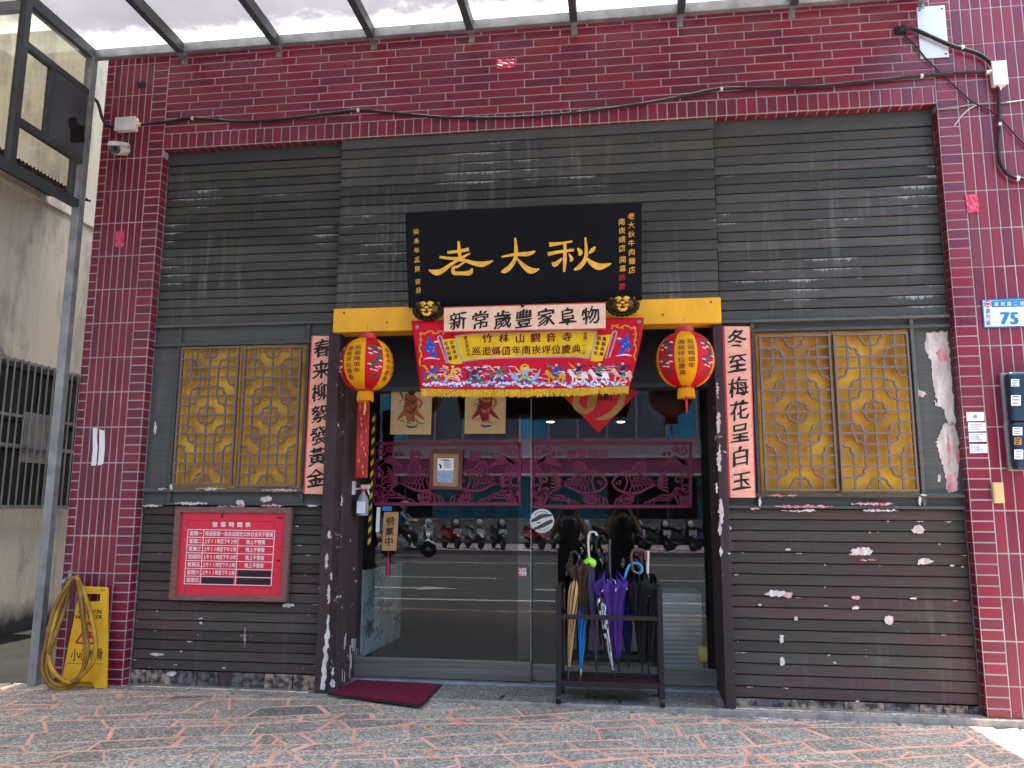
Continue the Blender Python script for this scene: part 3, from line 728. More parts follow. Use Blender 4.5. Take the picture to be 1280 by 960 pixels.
def decal(door, x0, x1, y0, y1, Y, fishes, lotus, words):
    mp = wall_map(Y); b = MB(); b.wk = 1.3
    for a in ((x0, y0, x1, y0), (x0, y1, x1, y1), (x0, y0-1.6, x0, y1+1.6), (x1, y0-1.6, x1, y1+1.6)):
        b.brush([(a[0], a[1], 3.2), (a[2], a[3], 3.2)], mp)
    for f in fishes: fish(b, mp, *f)
    for lx, ly in lotus:
        for k in range(6):
            a = -1.1 + k*.44
            b.brush([(lx, ly+4, 1.2), (lx+9*math.sin(a), ly-3*math.cos(a), 1.8), (lx+7*math.sin(a*.7), ly-8*math.cos(a*.7), .8)], mp)
        b.brush([(lx-9, ly-5, 1), (lx-7, ly+3, 1.4), (lx, ly+5, 1.4), (lx+7, ly+3, 1.4), (lx+9, ly-5, 1)], mp)
    for s, xe in ((1, x0), (-1, x1)):
        for (ox, oy, r, a) in ((9, 9, 6.5, 0), (19, 8, 5, 2.5), (27, 13, 2.6, 1), (33, 13, 2.4, 0), (7, 24, 6, 1.4), (6, 38, 7, 4), (15, 46, 6, 2), (7, 56, 7.5, .4), (17, 60, 5, 3.2), (6, 69, 5, 2)):
            spiral(b, mp, xe+s*ox, y0+oy, r, 1.3, a, 1.7, s)
        for k in range(5):
            b.brush([(xe+s*(2+k*3), y1-2, 1.6), (xe+s*(5+k*4), y1-14-6*(k % 2), 1.8), (xe+s*(16+k*4), y1-20+3*k, 1.2)], mp)
        for k in range(4):
            b.brush([(xe+s*(3+k*2), y0+28, 1.6), (xe+s*(10+k*3), y0+22-k*2, 2.2), (xe+s*(24+k*4), y0+26+k, 1.2)], mp)
    xm = (x0+x1)/2
    for k in range(3):
        for s in (-1, 1):
            b.brush([(xm+s*(4+k*5), y1-2, 1.1), (xm+s*(7+k*5), y1-9-k*2, 1.3), (xm+s*(16+k*5), y1-12-k*2, 1.1)], mp)
            b.brush([(xm+s*(40+k*6), y1-2, 1.1), (xm+s*(48+k*6), y1-7-k*3, 1.2), (xm+s*(76+k), y1-8-k*3, 1.1)], mp)
    for ch, cx, cy, sz in words: b.text(ch, mp, cx, cy, sz, bold=.02)
    return b.build('fish_decal', M_VINYL, door, recalc=False)
decal(dl, 467.5, 649, 554.5, 630, GY-.006, ((521, 600, 62, 26, 1), (600, 600, 62, 26, -1)), ((531, 622), (581, 622)),
      [(c, 519+i*25, 570, 15) for i, c in enumerate('歡迎光臨')])
decal(dr, 665.5, 863, 554, 633, GY+.039, ((727, 602, 64, 28, 1), (797, 602, 64, 28, -1)), ((738, 624), (784, 624)),
      [(c, 714+i*13.5, 568, 13) for i, c in enumerate('營業時間')])

# ------------------------------------------------------------------ canopy of steel and sheet over the pavement
def panel_mat():
    m, t, N, L, b = nodes('milky_roof_sheet')
    geo = N.new('ShaderNodeNewGeometry'); p = geo.outputs['Position']
    sx = N.new('ShaderNodeSeparateXYZ'); L.new(p, sx.inputs[0])
    n1 = noise_at(N, L, p, 5, (1, 1, 1), 6, .7); n2 = noise_at(N, L, p, 1.6, (1, 1, 1), 4, .6)
    # lichen and lime settle along the wall where the water stands
    edge = math_node(N, L, 'ADD', math_node(N, L, 'MULTIPLY', sx.outputs[1], 2.6), math_node(N, L, 'MULTIPLY', n1, 1.6))
    f = step(N, L, edge, .0, .45)
    c = mixc(N, L, step(N, L, n2, .35, .7), (.36, .36, .385), (.31, .31, .335)); c = mixc(N, L, f, c, (.60, .61, .60))
    tr = N.new('ShaderNodeBsdfTranslucent'); L.new(c, tr.inputs[0]); df = N.new('ShaderNodeBsdfDiffuse'); L.new(c, df.inputs[0])
    mx = N.new('ShaderNodeMixShader'); mx.inputs[0].default_value = .70; L.new(df.outputs[0], mx.inputs[1]); L.new(tr.outputs[0], mx.inputs[2])
    L.new(mx.outputs[0], N['Material Output'].inputs[0]); return m
M_SHEET = panel_mat()
M_RAFT = mat('canopy_steel', (.070, .085, .095), .45, .3, c2=(.05, .06, .068), scale=7)
canopy = thing('pavement_canopy', 'flat steel canopy with milky roof sheets and a glazed side screen above the pavement', 'canopy', (-1, -1.5, 0))
CZ = 4.86; CY0, CY1 = -.03, -3.74
MB().box((-4.20, CY0, CZ-.03), (2.12, CY0-.05, CZ+.045)).build('wall_plate', M_STEEL, canopy, bevel=.004)
RX = [-3.402, -2.608, -1.842, -1.075, -.298, .475, 1.262, 2.14]
for i, x in enumerate(RX):
    rf = MB().box((x-.027, CY0-.051, CZ-.045), (x+.027, CY1, CZ+.045)).build('rafter', M_RAFT, canopy, bevel=.004)
    bk = MB().box((x-.022, -.001, CZ-.095), (x+.022, -.012, CZ-.045)); bk.box((x-.022, -.012, CZ-.052), (x+.022, CY0-.055, CZ-.047))
    bk.build('bracket', M_STEEL, rf)
    MB().lathe([(.009, 0), (.009, .008)], 8, (x, -.021, CZ-.073), 'y').build('bolt', M_STEEL, rf)
MB().box((-4.20, CY1, CZ-.06), (2.15, CY1-.06, CZ+.06)).build('front_beam', M_RAFT, canopy, bevel=.005)
MB().box((-4.20, CY0-.051, CZ-.04), (-4.13, CY1, CZ+.045)).build('edge_beam', M_RAFT, canopy, bevel=.004)
xs = [-4.165] + RX
for a, b_ in zip(xs[:-1], xs[1:]):
    MB().box((a+.003, CY0-.004, CZ+.047), (b_-.003, CY1-.05, CZ+.055)).build('roof_sheet', M_SHEET, canopy)
MB().box((-4.185, -.055, gz(-4.1)-.01), (-4.118, -.115, CZ-.032)).build('post', M_STEEL, canopy, bevel=.004)
for x in (-4.16, 2.1):
    MB().box((x-.04, CY1-.05, gz(x)-.01), (x+.04, CY1-.0, CZ-.062)).build('post', M_STEEL, canopy, bevel=.004)
# side screen in the plane of the left edge
SX = -4.15
def S(px, py): return PP(px, py, V((SX, 0, 0)), V((1, 0, 0)))
zA = S(75, 90).z; zB = S(70, 182).z; zC = S(55, 232).z; yN = S(22, 110).y; yM = S(60, 130).y
def sbar(a, b_, nm, wd=.05): MB().bar(a, b_, wd, wd).build(nm, M_RAFT, canopy, bevel=.003)
sbar((SX, -.117, zA), (SX, yN+.028, zA), 'screen_rail'); sbar((SX, -.117, zB), (SX, yN+.028, zB), 'screen_rail'); sbar((SX, -.117, zC), (SX, CY1, zC), 'screen_rail', .06)
sbar((SX, yN, zC+.03), (SX, yN, CZ-.04), 'screen_post', .055)
sbar((SX, yM, zB+.025), (SX, yM, zA-.025), 'screen_post', .04)
sbar((SX, -.19, zC+.03), (SX, -.19, zB-.026), 'screen_post', .04)
M_SGLASS = glass_mat('dusty_screen_glass', (.86, .84, .76), .03)
for z0, z1, y0, y1 in ((zA+.026, CZ-.041, -.12, yN+.03), (zB+.026, zA-.026, yM-.021, yN+.03), (zC+.031, zB-.026, -.211, yN+.03), (zC+.031, CZ-.041, yN-.03, CY1)):
    MB().box((SX-.003, y0, z0), (SX+.003, y1, z1)).build('screen_pane', M_SGLASS, canopy)
pn = MB().box((SX-.01, -.12, zB+.026), (SX+.02, yM+.021, zA-.026)).build('blind_panel', mat('slate_panel', (.075, .085, .105), .4, c2=(.045, .052, .066), scale=4), canopy, bevel=.003)
b = MB(); b.poly([(86, 147), (95, 146), (98, 155), (106, 158), (105, 178), (88, 178), (88, 165), (85, 155)], lambda u, v, o: PP(u, v, V((SX+.0215, 0, 0)), V((1, 0, 0))))
b.build('black_smudge', M_BLACK, pn)

# ------------------------------------------------------------------ neighbouring house across the alley
NX = -6.3
def Nn(px, py): return PP(px, py, V((NX, 0, 0)), V((1, 0, 0)))
nb = thing('neighbour_house', 'stained beige rendered house with barred window across the narrow alley', 'building', (NX, 4, 0))
def stucco():
    m, t, N, L, b = nodes('stained_render')
    geo = N.new('ShaderNodeNewGeometry'); p = geo.outputs['Position']; sx = N.new('ShaderNodeSeparateXYZ'); L.new(p, sx.inputs[0])
    c = mixc(N, L, step(N, L, sx.outputs[2], 5.05, 5.15), (.88, .77, .60), (.88, .77, .52))
    n = noise_at(N, L, p, 2.2, (1, 1, .35), 7, .7); c = mixc(N, L, math_node(N, L, 'MULTIPLY', step(N, L, n, .5, .62), .6), c, (.40, .32, .26))
    n2 = noise_at(N, L, p, 7, (1, 3, .12), 5, .6); c = mixc(N, L, math_node(N, L, 'MULTIPLY', step(N, L, n2, .52, .75), .3), c, (.30, .26, .23))
    mould = math_node(N, L, 'ADD', math_node(N, L, 'MULTIPLY', sx.outputs[2], 2.2), n); c = mixc(N, L, step(N, L, mould, 1.15, .65), c, (.05, .048, .043))
    L.new(c, b.inputs['Base Color']); b.inputs['Roughness'].default_value = .9
    n3 = noise_at(N, L, p, 30, (1, 1, 1), 6); bp = N.new('ShaderNodeBump'); bp.inputs['Strength'].default_value = .3; bp.inputs['Distance'].default_value = .01
    L.new(n3, bp.inputs['Height']); L.new(bp.outputs[0], b.inputs['Normal']); return m
M_STUC = stucco()
wz0, wz1 = Nn(70, 636).z, Nn(70, 462).z; wy0, wy1 = 1.6, 4.15
nw = MB()
nw.box((NX-.3, -6, -.1), (NX, wy0, 9)); nw.box((NX-.3, wy1, -.1), (NX, 12, 9)); nw.box((NX-.3, wy0, -.1), (NX, wy1, wz0)); nw.box((NX-.3, wy0, wz1), (NX, wy1, 9))
wall = nw.build('wall', M_STUC, nb)
MB().box((NX-.6, -3, 9.001), (NX+.25, 12, 9.2)).build('roof', M_CONC, nb)
zb = Nn(40, 245).z
MB().box((NX+.001, -4, zb), (NX+.025, 12, zb+.03)).build('string_course', M_STUC, nb)
aw = thing('corrugated_awning', 'dark corrugated awning fixed high on the beige neighbour house', 'awning', (NX, .5, Nn(0, 225).z))
b = MB()
for k in range(44):
    y0 = .0 + k*.05; zz = Nn(0, 225).z
    b.add([(NX+.001, y0, zz+.10), (NX+.001, y0+.025, zz+.125), (NX+.001, y0+.05, zz+.10), (NX+.55, y0, zz), (NX+.55, y0+.025, zz+.025), (NX+.55, y0+.05, zz)], [(0, 1, 4, 3), (1, 2, 5, 4)])
b.build('sheet', mat('awning_sheet', (.05, .05, .055), .5, .4), aw)
MB().box((NX+.001, 0, Nn(0, 225).z-.05), (NX+.55, .03, Nn(0, 225).z-.01)).build('bracket', M_STEEL_D, aw)
win = MB().box((NX-.2, wy0, wz0), (NX-.17, wy1, wz1)).build('window', glass_mat('dull_window', (.25, .27, .27), .1), nb)
MB().box((NX-.9, wy0-.3, wz0-.3), (NX-.301, wy1+.3, wz1+.3)).build('room_behind', M_BACK, nb)
fr = MB()
for y in (wy0+.02, (wy0+wy1)/2, wy1-.02): fr.box((NX-.165, y-.02, wz0), (NX-.12, y+.02, wz1))
for z in (wz0+.02, wz0+.95*(wz1-wz0)*.45, wz1-.02): fr.box((NX-.168, wy0, z-.02), (NX-.13, wy1, z+.02))
fr.build('frame', M_STEEL, win)
MB().box((NX-.16, 2.4, wz0+.5), (NX-.15, 2.95, wz1-.5)).build('curtain', mat('pale_curtain', (.5, .46, .4), .9), win)
M_GRILL = mat('pale_grille', (.40, .38, .36), .6, .2)
for z in (wz0+.02, wz0+.42*(wz1-wz0)*1., wz0+.62*(wz1-wz0), wz1-.02): MB().bar((NX+.06, wy0-.03, z), (NX+.06, wy1+.03, z), .028, .028).build('grille_rail', M_GRILL, win)
y = wy0
while y < wy1: MB().tube([(NX+.08, y, wz0), (NX+.08, y, wz1)], .009, 6).build('grille_bar', M_GRILL, win); y += .098
for z in (wz0+.02, wz1-.02):
    for y in (wy0, wy1): MB().bar((NX+.001, y, z), (NX+.06, y, z), .025).build('grille_rail', M_GRILL, win)

# ------------------------------------------------------------------ cables, boxes and small things on the tiled wall
def cable(name, label, px, r, m, Y=-.02, sag=True, group=None, clips=()):
    pts = [tuple(P(a, b_, Y)) for a, b_ in px]
    o = MB().tube([V(p) for p in spline(pts, 6)], r, 8).build(name, m, smooth=True)
    tag(o, label, 'cable', group)
    for a, b_ in clips:
        c = P(a, b_, Y); MB().tube([c + V((-.009, 0, 0)), c + V((.009, 0, 0))], r*1.25, 8).build('clip', M_WHITE, o)
    return o
cable('power_cable', 'long black power cable sagging across the tiles above the shutters', [(176, 156), (210, 152), (241, 148), (300, 152), (360, 148), (420, 141), (448, 138), (500, 142), (560, 147), (640, 147), (700, 143), (760, 136), (820, 127), (860, 119), (902, 111), (960, 110), (1020, 108), (1080, 102), (1152, 95), (1200, 91), (1234, 90)], .012, M_RUBBER,
      clips=((241, 148), (448, 138), (902, 111), (1152, 95)))
cable('power_cable', 'black cable dropping from the side screen into the left junction box', [(103, 116), (112, 120), (122, 128), (128, 148), (136, 158), (150, 158)], .013, M_RUBBER, -.03)
cable('power_cable', 'thick black cable arching from the wall hole past the metal plate', [(1124, 37), (1140, 36), (1160, 44), (1190, 57), (1220, 66), (1236, 76), (1241, 84)], .014, M_RUBBER, -.03, clips=((1203, 60),))
cable('power_cable', 'thick black cable hanging down from right junction box and curling right', [(1248, 108), (1249, 130), (1249, 155), (1248, 185), (1250, 203), (1258, 216), (1268, 222), (1284, 224), (1310, 224)], .013, M_RUBBER, -.03, clips=((1249, 156), (1272, 223)))
cable('thin_cable', 'thin black wire running diagonally down from the wall hole', [(1130, 44), (1145, 58), (1160, 76), (1185, 100), (1215, 127), (1240, 140), (1260, 158), (1272, 172), (1300, 200)], .005, M_RUBBER, -.015)
cable('thin_cable', 'thin grey wire stretched across the right pillar tiles', [(1172, 137), (1200, 133), (1225, 130), (1260, 128), (1300, 122)], .005, mat('grey_wire', (.3, .28, .27), .6), -.013)
cable('thin_cable', 'short pale wire end hanging from the crossing on right pillar', [(1193, 157), (1203, 144), (1215, 134), (1226, 130)], .005, mat('pale_wire', (.5, .46, .44), .6), -.011)
def jbox(px0, py0, px1, py1, label, d=.045):
    a, c = P(px0, py0, -.02), P(px1, py1, -.02)
    t = thing('junction_box', label, 'junction box', ((a.x+c.x)/2, 0, c.z), 'white cable junction boxes')
    MB().box((a.x, -.001, a.z), (c.x, -d, c.z)).build('housing', M_WHITE, t, bevel=.006)
    MB().box((a.x-.004, -d-.001, a.z+.004), (c.x+.004, -d-.014, c.z-.004)).build('lid', M_WHITE, t, bevel=.004)
    return t, a, c
j1, a, c = jbox(148, 150, 171, 164, 'white junction box at the left end of the long cable')
for s, x in ((-1, a.x), (1, c.x)): MB().lathe([(.016, 0), (.016, .02), (.012, .035)], 8, (x, -.03, (a.z+c.z)/2), 'x' if s > 0 else 'x').build('gland', M_WHITE, j1)
j2, a, c = jbox(1237, 81, 1257, 108, 'white upright junction box on the right pillar near the top')
MB().lathe([(.012, -.03), (.018, 0)], 8, ((a.x+c.x)/2, -.03, c.z-.001), 'z').build('gland', M_WHITE, j2)
MB().lathe([(.012, -.03), (.018, 0)], 8, (a.x-.002, -.03, a.z-.06), 'x').build('gland', M_WHITE, j2)
def holebox(px, py, w_, h_, label):
    a = P(px, py, 0); o = MB(); o.poly([(a.x+x*w_, a.z+z*h_) for x, z in ((-.5, -.4), (-.2, -.5), (.5, -.45), (.45, .1), (.5, .5), (-.1, .45), (-.5, .4))], lambda u, v, f: V((u, -.004+f, v)), .01)
    return tag(o.build('wall_hole', M_BLACK), label, 'hole')
holebox(177, 106, .075, .05, 'dark ragged hole in the tiles near the top left corner')
holebox(1125, 38, .08, .07, 'dark ragged cable hole beside the metal plate')
pa, pc = P(1145, 10, 0), P(1186, 72, 0)
pl = thing('metal_plate', 'brushed metal cover plate screwed to tiles at the upper right', 'plate', ((pa.x+pc.x)/2, 0, pc.z))
MB().box((pa.x, -.003, pa.z), (pc.x, -.008, pc.z)).build('sheet', mat('cover_plate', (.62, .63, .62), .35, .3, c2=(.5, .51, .51), scale=4), pl, bevel=.002)
for x in (pa.x+.02, pc.x-.02):
    for z in (pa.z-.025, pc.z+.025): MB().lathe([(.007, -.008), (.006, -.012)], 8, (x, 0, z), 'y').build('screw', M_STEEL_D, pl)
# bullet camera
cc0 = P(152, 188, -.08)
cv = thing('security_camera', 'white bullet security camera under the left junction box', 'camera', (cc0.x, 0, cc0.z))
MB().lathe([(.035, 0), (.032, -.02), (.014, -.03), (.012, -.06)], 14, (cc0.x-.02, 0, cc0.z+.05), 'y').build('mount', M_WHITE, cv, smooth=True)
ax = V((.18, -1, -.42)).normalized(); q = ax.to_track_quat('Z', 'Y').to_matrix()
def alongz(b, o, qm): b.v = [qm @ p + V(o) for p in b.v]; return b
o0 = cc0 + V((-.01, .03, .02)); q = q * 1.25
alongz(MB().lathe([(.030, -.04), (.036, -.02), (.036, .10), (.033, .105)], 18), o0, q).build('body', M_WHITE, cv, smooth=True)
alongz(MB().lathe([(.031, .106), (.031, .108)], 18), o0, q).build('lens_plate', M_BLACK, cv)
alongz(MB().lathe([(.012, .109), (.012, .113), (.006, .114)], 12), o0, q).build('lens', mat('lens_glass', (.02, .02, .03), .05), cv, smooth=True)
b = MB()
for k in range(10): a = k*math.pi/5; b.lathe([(.004, .1085), (.003, .110)], 6, (.021*math.cos(a), .021*math.sin(a), 0))
alongz(b, o0, q).build('infrared_ring', mat('led', (.35, .35, .4), .2), cv)
alongz(MB().add([(-.042, .02, -.03), (.042, .02, -.03), (.042, .02, .13), (-.042, .02, .13), (-.025, .045, -.03), (.025, .045, -.03), (.025, .045, .13), (-.025, .045, .13)], [(0, 1, 2, 3), (4, 7, 6, 5), (0, 4, 5, 1), (1, 5, 6, 2), (2, 6, 7, 3), (3, 7, 4, 0)]), o0, q).build('sun_shield', M_WHITE, cv, bevel=.003)
MB().tube(spline([tuple(cc0+V((.03, .03, .04))), tuple(cc0+V((.06, .05, .08))), tuple(cc0+V((.055, .06, .14)))], 5), .004, 6).build('lead', M_RUBBER, cv, smooth=True)

def sticker(name, label, cat, px, Y, m, d=.0015, group=None):
    o = MB().poly(px, lambda u, v, f: P(u, v, Y) + V((0, f, 0)), d).build(name, m)
    return tag(o, label, cat, group)
M_CHARM = mat('red_foil_paper', (.50, .012, .06), .35, c2=(.62, .10, .17), scale=40)
for px, lb in ([[(145, 289), (156, 289), (155, 309), (144, 309)], 'crumpled red paper charm stuck on the left tiled pillar'], [[(621, 75), (643, 74), (643, 85), (621, 87)], 'crumpled red paper charm high on the tiles above the signboard'], [[(1206, 244), (1221, 243), (1224, 265), (1209, 267)], 'crumpled red paper charm stuck on the right tiled pillar']):
    b = MB(); n = 6
    a0, a1, a2, a3 = [P(x, y, 0) for x, y in px]
    for i in range(n+1):
        for k in range(n+1):
            p = (a0.lerp(a1, i/n)).lerp(a3.lerp(a2, i/n), k/n); b.v.append(p + V((0, -.004-abs(noise.noise(p*60))*.012, 0)))
    for i in range(n):
        for k in range(n): b.f.append((i*(n+1)+k, i*(n+1)+k+1, (i+1)*(n+1)+k+1, (i+1)*(n+1)+k)); b.m.append(0)
    tag(b.build('paper_charm', M_CHARM), lb, 'paper', 'red paper charms on the tiles')
st = thing('paper_strip_notice', 'torn white paper label in two strips on left tiled pillar', 'label', P(122, 582, 0))
for px in ([(116, 535), (122, 535), (121, 545), (122, 560), (120, 582), (114, 582), (116, 560)], [(124, 536), (131, 539), (131, 560), (129, 580), (122, 582), (124, 560)]):
    MB().poly(px, lambda u, v, f: P(u, v, -.003) + V((0, f, 0)), .001).build('strip', M_PAPER, st)
# four white stickers in a column
M_PRINT = mat('blue_print', (.25, .35, .45), .6)
for i, (t_, lb) in enumerate(zip(((1208, 515), (1210, 528), (1211, 541), (1212, 555)), ('topmost of the four small white notices on right pillar', 'second from top of four small white notices on right pillar', 'third from top of four small white notices on right pillar', 'lowest of the four small white notices on right pillar'))):
    x, y = t_; s = sticker('notice_sticker', lb, 'sticker', [(x, y), (x+22, y), (x+22.5, y+11), (x+.5, y+11.5)], -.004, M_PAPER, group='small notices on the right pillar')
    b = MB(); mp = wall_map(-.0055)
    if i == 0: b.dot(x+11, y+5.5, 2.6, 2.4, mp)
    else:
        for k in range(4): b.brush([(x+2, y+2.5+k*2.1, .6), (x+rt.uniform(12, 20), y+2.5+k*2.1, .6)], mp)
        if i > 1: b.brush([(x+11, y+2, .5), (x+11, y+9.5, .5)], mp)
    b.build('print', M_PRINT, s)
yp = thing('yellow_cover', 'small pale yellow cover plate low on the right tiled pillar', 'plate', P(1247, 630, 0))
a, c = P(1239, 603, -.004), P(1255, 629, -.004)
MB().box((a.x, -.002, a.z), (c.x, -.022, c.z)).build('cover', mat('pale_yellow_plastic', (.66, .47, .20), .5), yp, bevel=.004)
MB().box((a.x+.008, -.0225, a.z-.008), (c.x-.008, -.025, c.z+.008)).build('face', mat('pale_yellow_plastic', (.66, .47, .20), .5), yp, bevel=.002)
# house number plate
hn = thing('house_number_plate', 'blue and white house number plate reading 75', 'sign', P(1255, 409, 0))
mpz = lambda Y: wall_map(Y, 7.111, 7.111, 1100, 300)
M_HB = mat('plate_blue', (.012, .22, .52), .3); M_HW = mat('plate_white', (.78, .80, .80), .3)
MB().poly([(905, 530), (1440, 512), (1452, 768), (925, 780)], mpz(-.010), .008).build('rim', M_HB, hn)
MB().poly([(916, 540), (1432, 522), (1444, 757), (934, 770)], mpz(-.0115), .001).build('face', M_HW, hn)
MB().poly([(990, 540), (1434, 523), (1437, 588), (994, 598)], mpz(-.013), .001).build('blue_band', M_HB, hn)
b = MB()
for i, ch in enumerate('南崁路二段'): b.text(ch, mpz(-.0145), 1035+i*57, 570-i*1.5, 40, bold=.02)
tag(b.build('street_name', M_HW, hn, recalc=False), kind='stuff')
b = MB()
for i, ch in enumerate('蘆竹區'): b.text(ch, mpz(-.0135), 960+i*3, 632+i*53, 46, bold=.012)
for ch, x in (('7', 1108), ('5', 1195)): MB().text(ch, mpz(-.0135), x, 697, 150, bold=.035).build('numeral', M_HB, hn, recalc=False)
for i, ch in enumerate('號'): b.text(ch, mpz(-.0135), 1330, 700, 90, bold=.01)
tag(b.build('district_name', M_HB, hn, recalc=False), kind='stuff')
b = MB(); b.dot(957, 568, 32, 30, mpz(-.0135), 16); b.build('emblem', mat('emblem_red', (.35, .02, .03), .4), hn)
b = MB(); b.dot(957, 568, 24, 21, mpz(-.0145), 16); b.build('emblem_field', M_HW, hn)
b = MB(); b.brush([(940, 568, 20), (974, 568, 20)], mpz(-.0155)); b.build('emblem_mark', mat('emblem_red', (.35, .02, .03), .4), hn)
# two dark blue boxes at the right border
M_NAVY = mat('navy_casing', (.012, .035, .060), .35, c2=(.008, .026, .048), scale=3)
for (x0, y0, x1, y1, lb, lab) in ((1257, 466, 1312, 527, 'upper dark blue letter box with two labels on the right pillar', ((1264, 474, 10, 9), (1264, 494, 12, 13))), (1262, 528, 1316, 587, 'lower dark blue letter box with three labels on the right pillar', ((1266, 534, 12, 10), (1268, 547, 9, 9), (1268, 562, 11, 12)))):
    a, c = P(x0, y0, -.07), P(x1, y1, -.07)
    t = thing('letter_box', lb, 'letter box', ((a.x+c.x)/2, 0, c.z), 'dark blue boxes on the right pillar')
    MB().box((a.x-.012, -.001, a.z+.006), (c.x, -.03, c.z-.006)).build('back_plate', mat('casing_grey', (.25, .25, .26), .5), t, bevel=.006)
    MB().box((a.x, -.031, a.z), (c.x, -.11, c.z)).build('body', M_NAVY, t, bevel=.018, seg=3)
    MB().lathe([(.05, -.111), (.046, -.118), (.04, -.119)], 18, ((a.x+c.x)/2+.03, 0, (a.z+c.z)/2), 'y').build('lens', M_BLACK, t, smooth=True)
    for k, (lx, ly, lw, lh) in enumerate(lab):
        sm = M_PAPER if k != 1 else mat('ochre_label', (.45, .25, .05), .6) if len(lab) > 2 else M_PAPER
        s = MB().poly([(lx, ly), (lx+lw, ly), (lx+lw, ly+lh), (lx, ly+lh)], wall_map(-.112), .001).build('label', sm, t)
        bb = MB()
        for r_ in range(3): bb.brush([(lx+1.5, ly+2+r_*lh*.3, 1.2), (lx+lw-1.5-r_, ly+2+r_*lh*.3, 1.2)], wall_map(-.1133))
        bb.build('print', M_HB if k != 1 else M_INK, s)

dp = thing('drain_pipe', 'grey drain pipe running down the beige neighbour wall', 'pipe', (NX+.06, 4.35, 0))
MB().tube([(NX+.06, 4.35, 0), (NX+.06, 4.35, 8.5)], .045, 12).build('pipe', mat('pvc_grey', (.4, .4, .38), .5), dp, smooth=True)
for z in (1.2, 3.4, 5.6): MB().tube([(NX+.06, 4.35, z), (NX+.06, 4.35, z+.06)], .055, 12).build('collar', mat('pvc_grey', (.4, .4, .38), .5), dp); MB().box((NX+.0005, 4.32, z+.02), (NX+.02, 4.38, z+.04)).build('strap', M_STEEL, dp)
wr_ = [tuple(PP(u, v, V((NX+.015, 0, 0)), V((1, 0, 0)))) for u, v in ((-8, 425), (0, 432), (5, 442), (10, 447), (16, 449))]
tag(MB().tube([V(p) for p in spline(wr_, 5)], .012, 6).build('thin_cable', mat('pale_wire', (.5, .46, .44), .6), smooth='all'), 'pale cable drooping to the barred window of the neighbour house', 'cable')

nc = thing('added_shade_canopy', 'added unseen milky roof sheet on steel bars shading the alley mouth', 'canopy', (-5.3, -2, 5.1))  # added out of view, only to shade the ground at the alley mouth
MB().box((NX+.01, -.03, 5.14), (-4.205, -3.78, 5.148)).build('roof_sheet', M_SHEET, nc)
for y in (-.4, -2.0, -3.65): MB().box((NX+.002, y-.025, 5.06), (-4.23, y+.025, 5.139)).build('rafter', M_RAFT, nc)

# ------------------------------------------------------------------ signboard
SB = [P(512, 381, -.10), P(802, 374, -.10), P(802, 253, -.30), P(508, 267, -.30)]
sn = (SB[1]-SB[0]).cross(SB[3]-SB[0]).normalized()
if sn.y > 0: sn = -sn
so = (SB[0]+SB[2])/2
def sb_map(o): return lambda u, v, off: PP(490+u/3.879, 240+v/3.879, so + sn*o, sn) - sn*off
board = thing('signboard', 'black wooden signboard with gold calligraphy tilted out over the shop door', 'sign', (SB[0]+SB[1])/2)
MB().poly([(62, 103), (1212, 48), (1212, 525), (80, 562)], sb_map(0), .045).build('panel', mat('black_lacquer', (.006, .007, .010), .55, c2=(.004, .005, .007), scale=3, spec=.12), board, bevel=.003)
CHARS = {'old': [[(268,293,14),(320,288,15),(372,278,18)], [(322,238,10),(326,290,16),(330,325,12)], [(230,315,12),(290,322,14),(352,318,10)],
                 [(378,298,8),(330,322,14),(280,355,16),(240,383,24),(212,390,28),(178,378,6)], [(310,332,10),(350,332,14),(400,346,22),(440,350,26),(490,333,5)],
                 [(352,338,8),(318,362,12),(298,366,14),(299,392,18),(340,394,18),(376,392,24),(388,370,6)]],
         'great': [[(530,315,8),(600,302,16),(660,300,22),(694,287,8)], [(597,222,8),(601,280,18),(598,320,18),(575,360,22),(548,382,24),(528,388,6)], [(606,322,8),(640,360,22),(675,382,30),(714,373,6)]],
         'autumn': [[(762,255,22),(810,250,14),(874,239,9)], [(755,302,20),(800,292,16),(882,280,13)], [(838,250,14),(838,330,18),(834,387,9)], [(824,322,10),(802,343,20),(787,352,22),(777,340,6)],
                    [(857,300,6),(872,325,16),(862,336,8)], [(900,272,8),(914,293,22),(906,308,8)], [(986,265,8),(972,282,20),(955,298,6)], [(937,220,8),(942,290,16),(935,330,20),(907,365,22),(882,377,8)], [(945,322,10),(975,350,28),(1010,362,32),(1064,347,5)]]}
for ch in CHARS.values():
    b = MB()
    for i, s in enumerate(ch): b.brush(s, sb_map(.010 + .0007*i), .0095 + .0007*i)
    b.build('character', M_GOLD, board, bevel=.0015)
b = MB()
for i, ch in enumerate('老大秋牛肉麵店'): b.text(ch, sb_map(.0015), 1160+i*.6, 118+i*43.5, 34, bold=.004, kai=.12)
for i, ch in enumerate('南崁總店'): b.text(ch, sb_map(.0015), 1114+i*.8, 145+i*43, 34, bold=.004, kai=.12)
for i, ch in enumerate('開幕'): b.text(ch, sb_map(.0015), 1118, 328+i*45, 34, bold=.004, kai=.12)
for i, ch in enumerate('癸未年孟夏'): b.text(ch, sb_map(.0015), 117+i*1.5, 193+i*45, 30, bold=.004, kai=.12)
for i, ch in enumerate('吉旦'): b.text(ch, sb_map(.0015), 126+i*2, 435+i*42, 30, bold=.004, kai=.12)
tag(b.build('small_inscription', M_GOLD, board, recalc=False), kind='stuff')
b = MB()
for i, ch in enumerate('誌慶'): b.text(ch, sb_map(.0015), 1116, 415+i*44, 34, bold=.004, kai=.12)
b.build('red_inscription', M_RED, board, recalc=False)
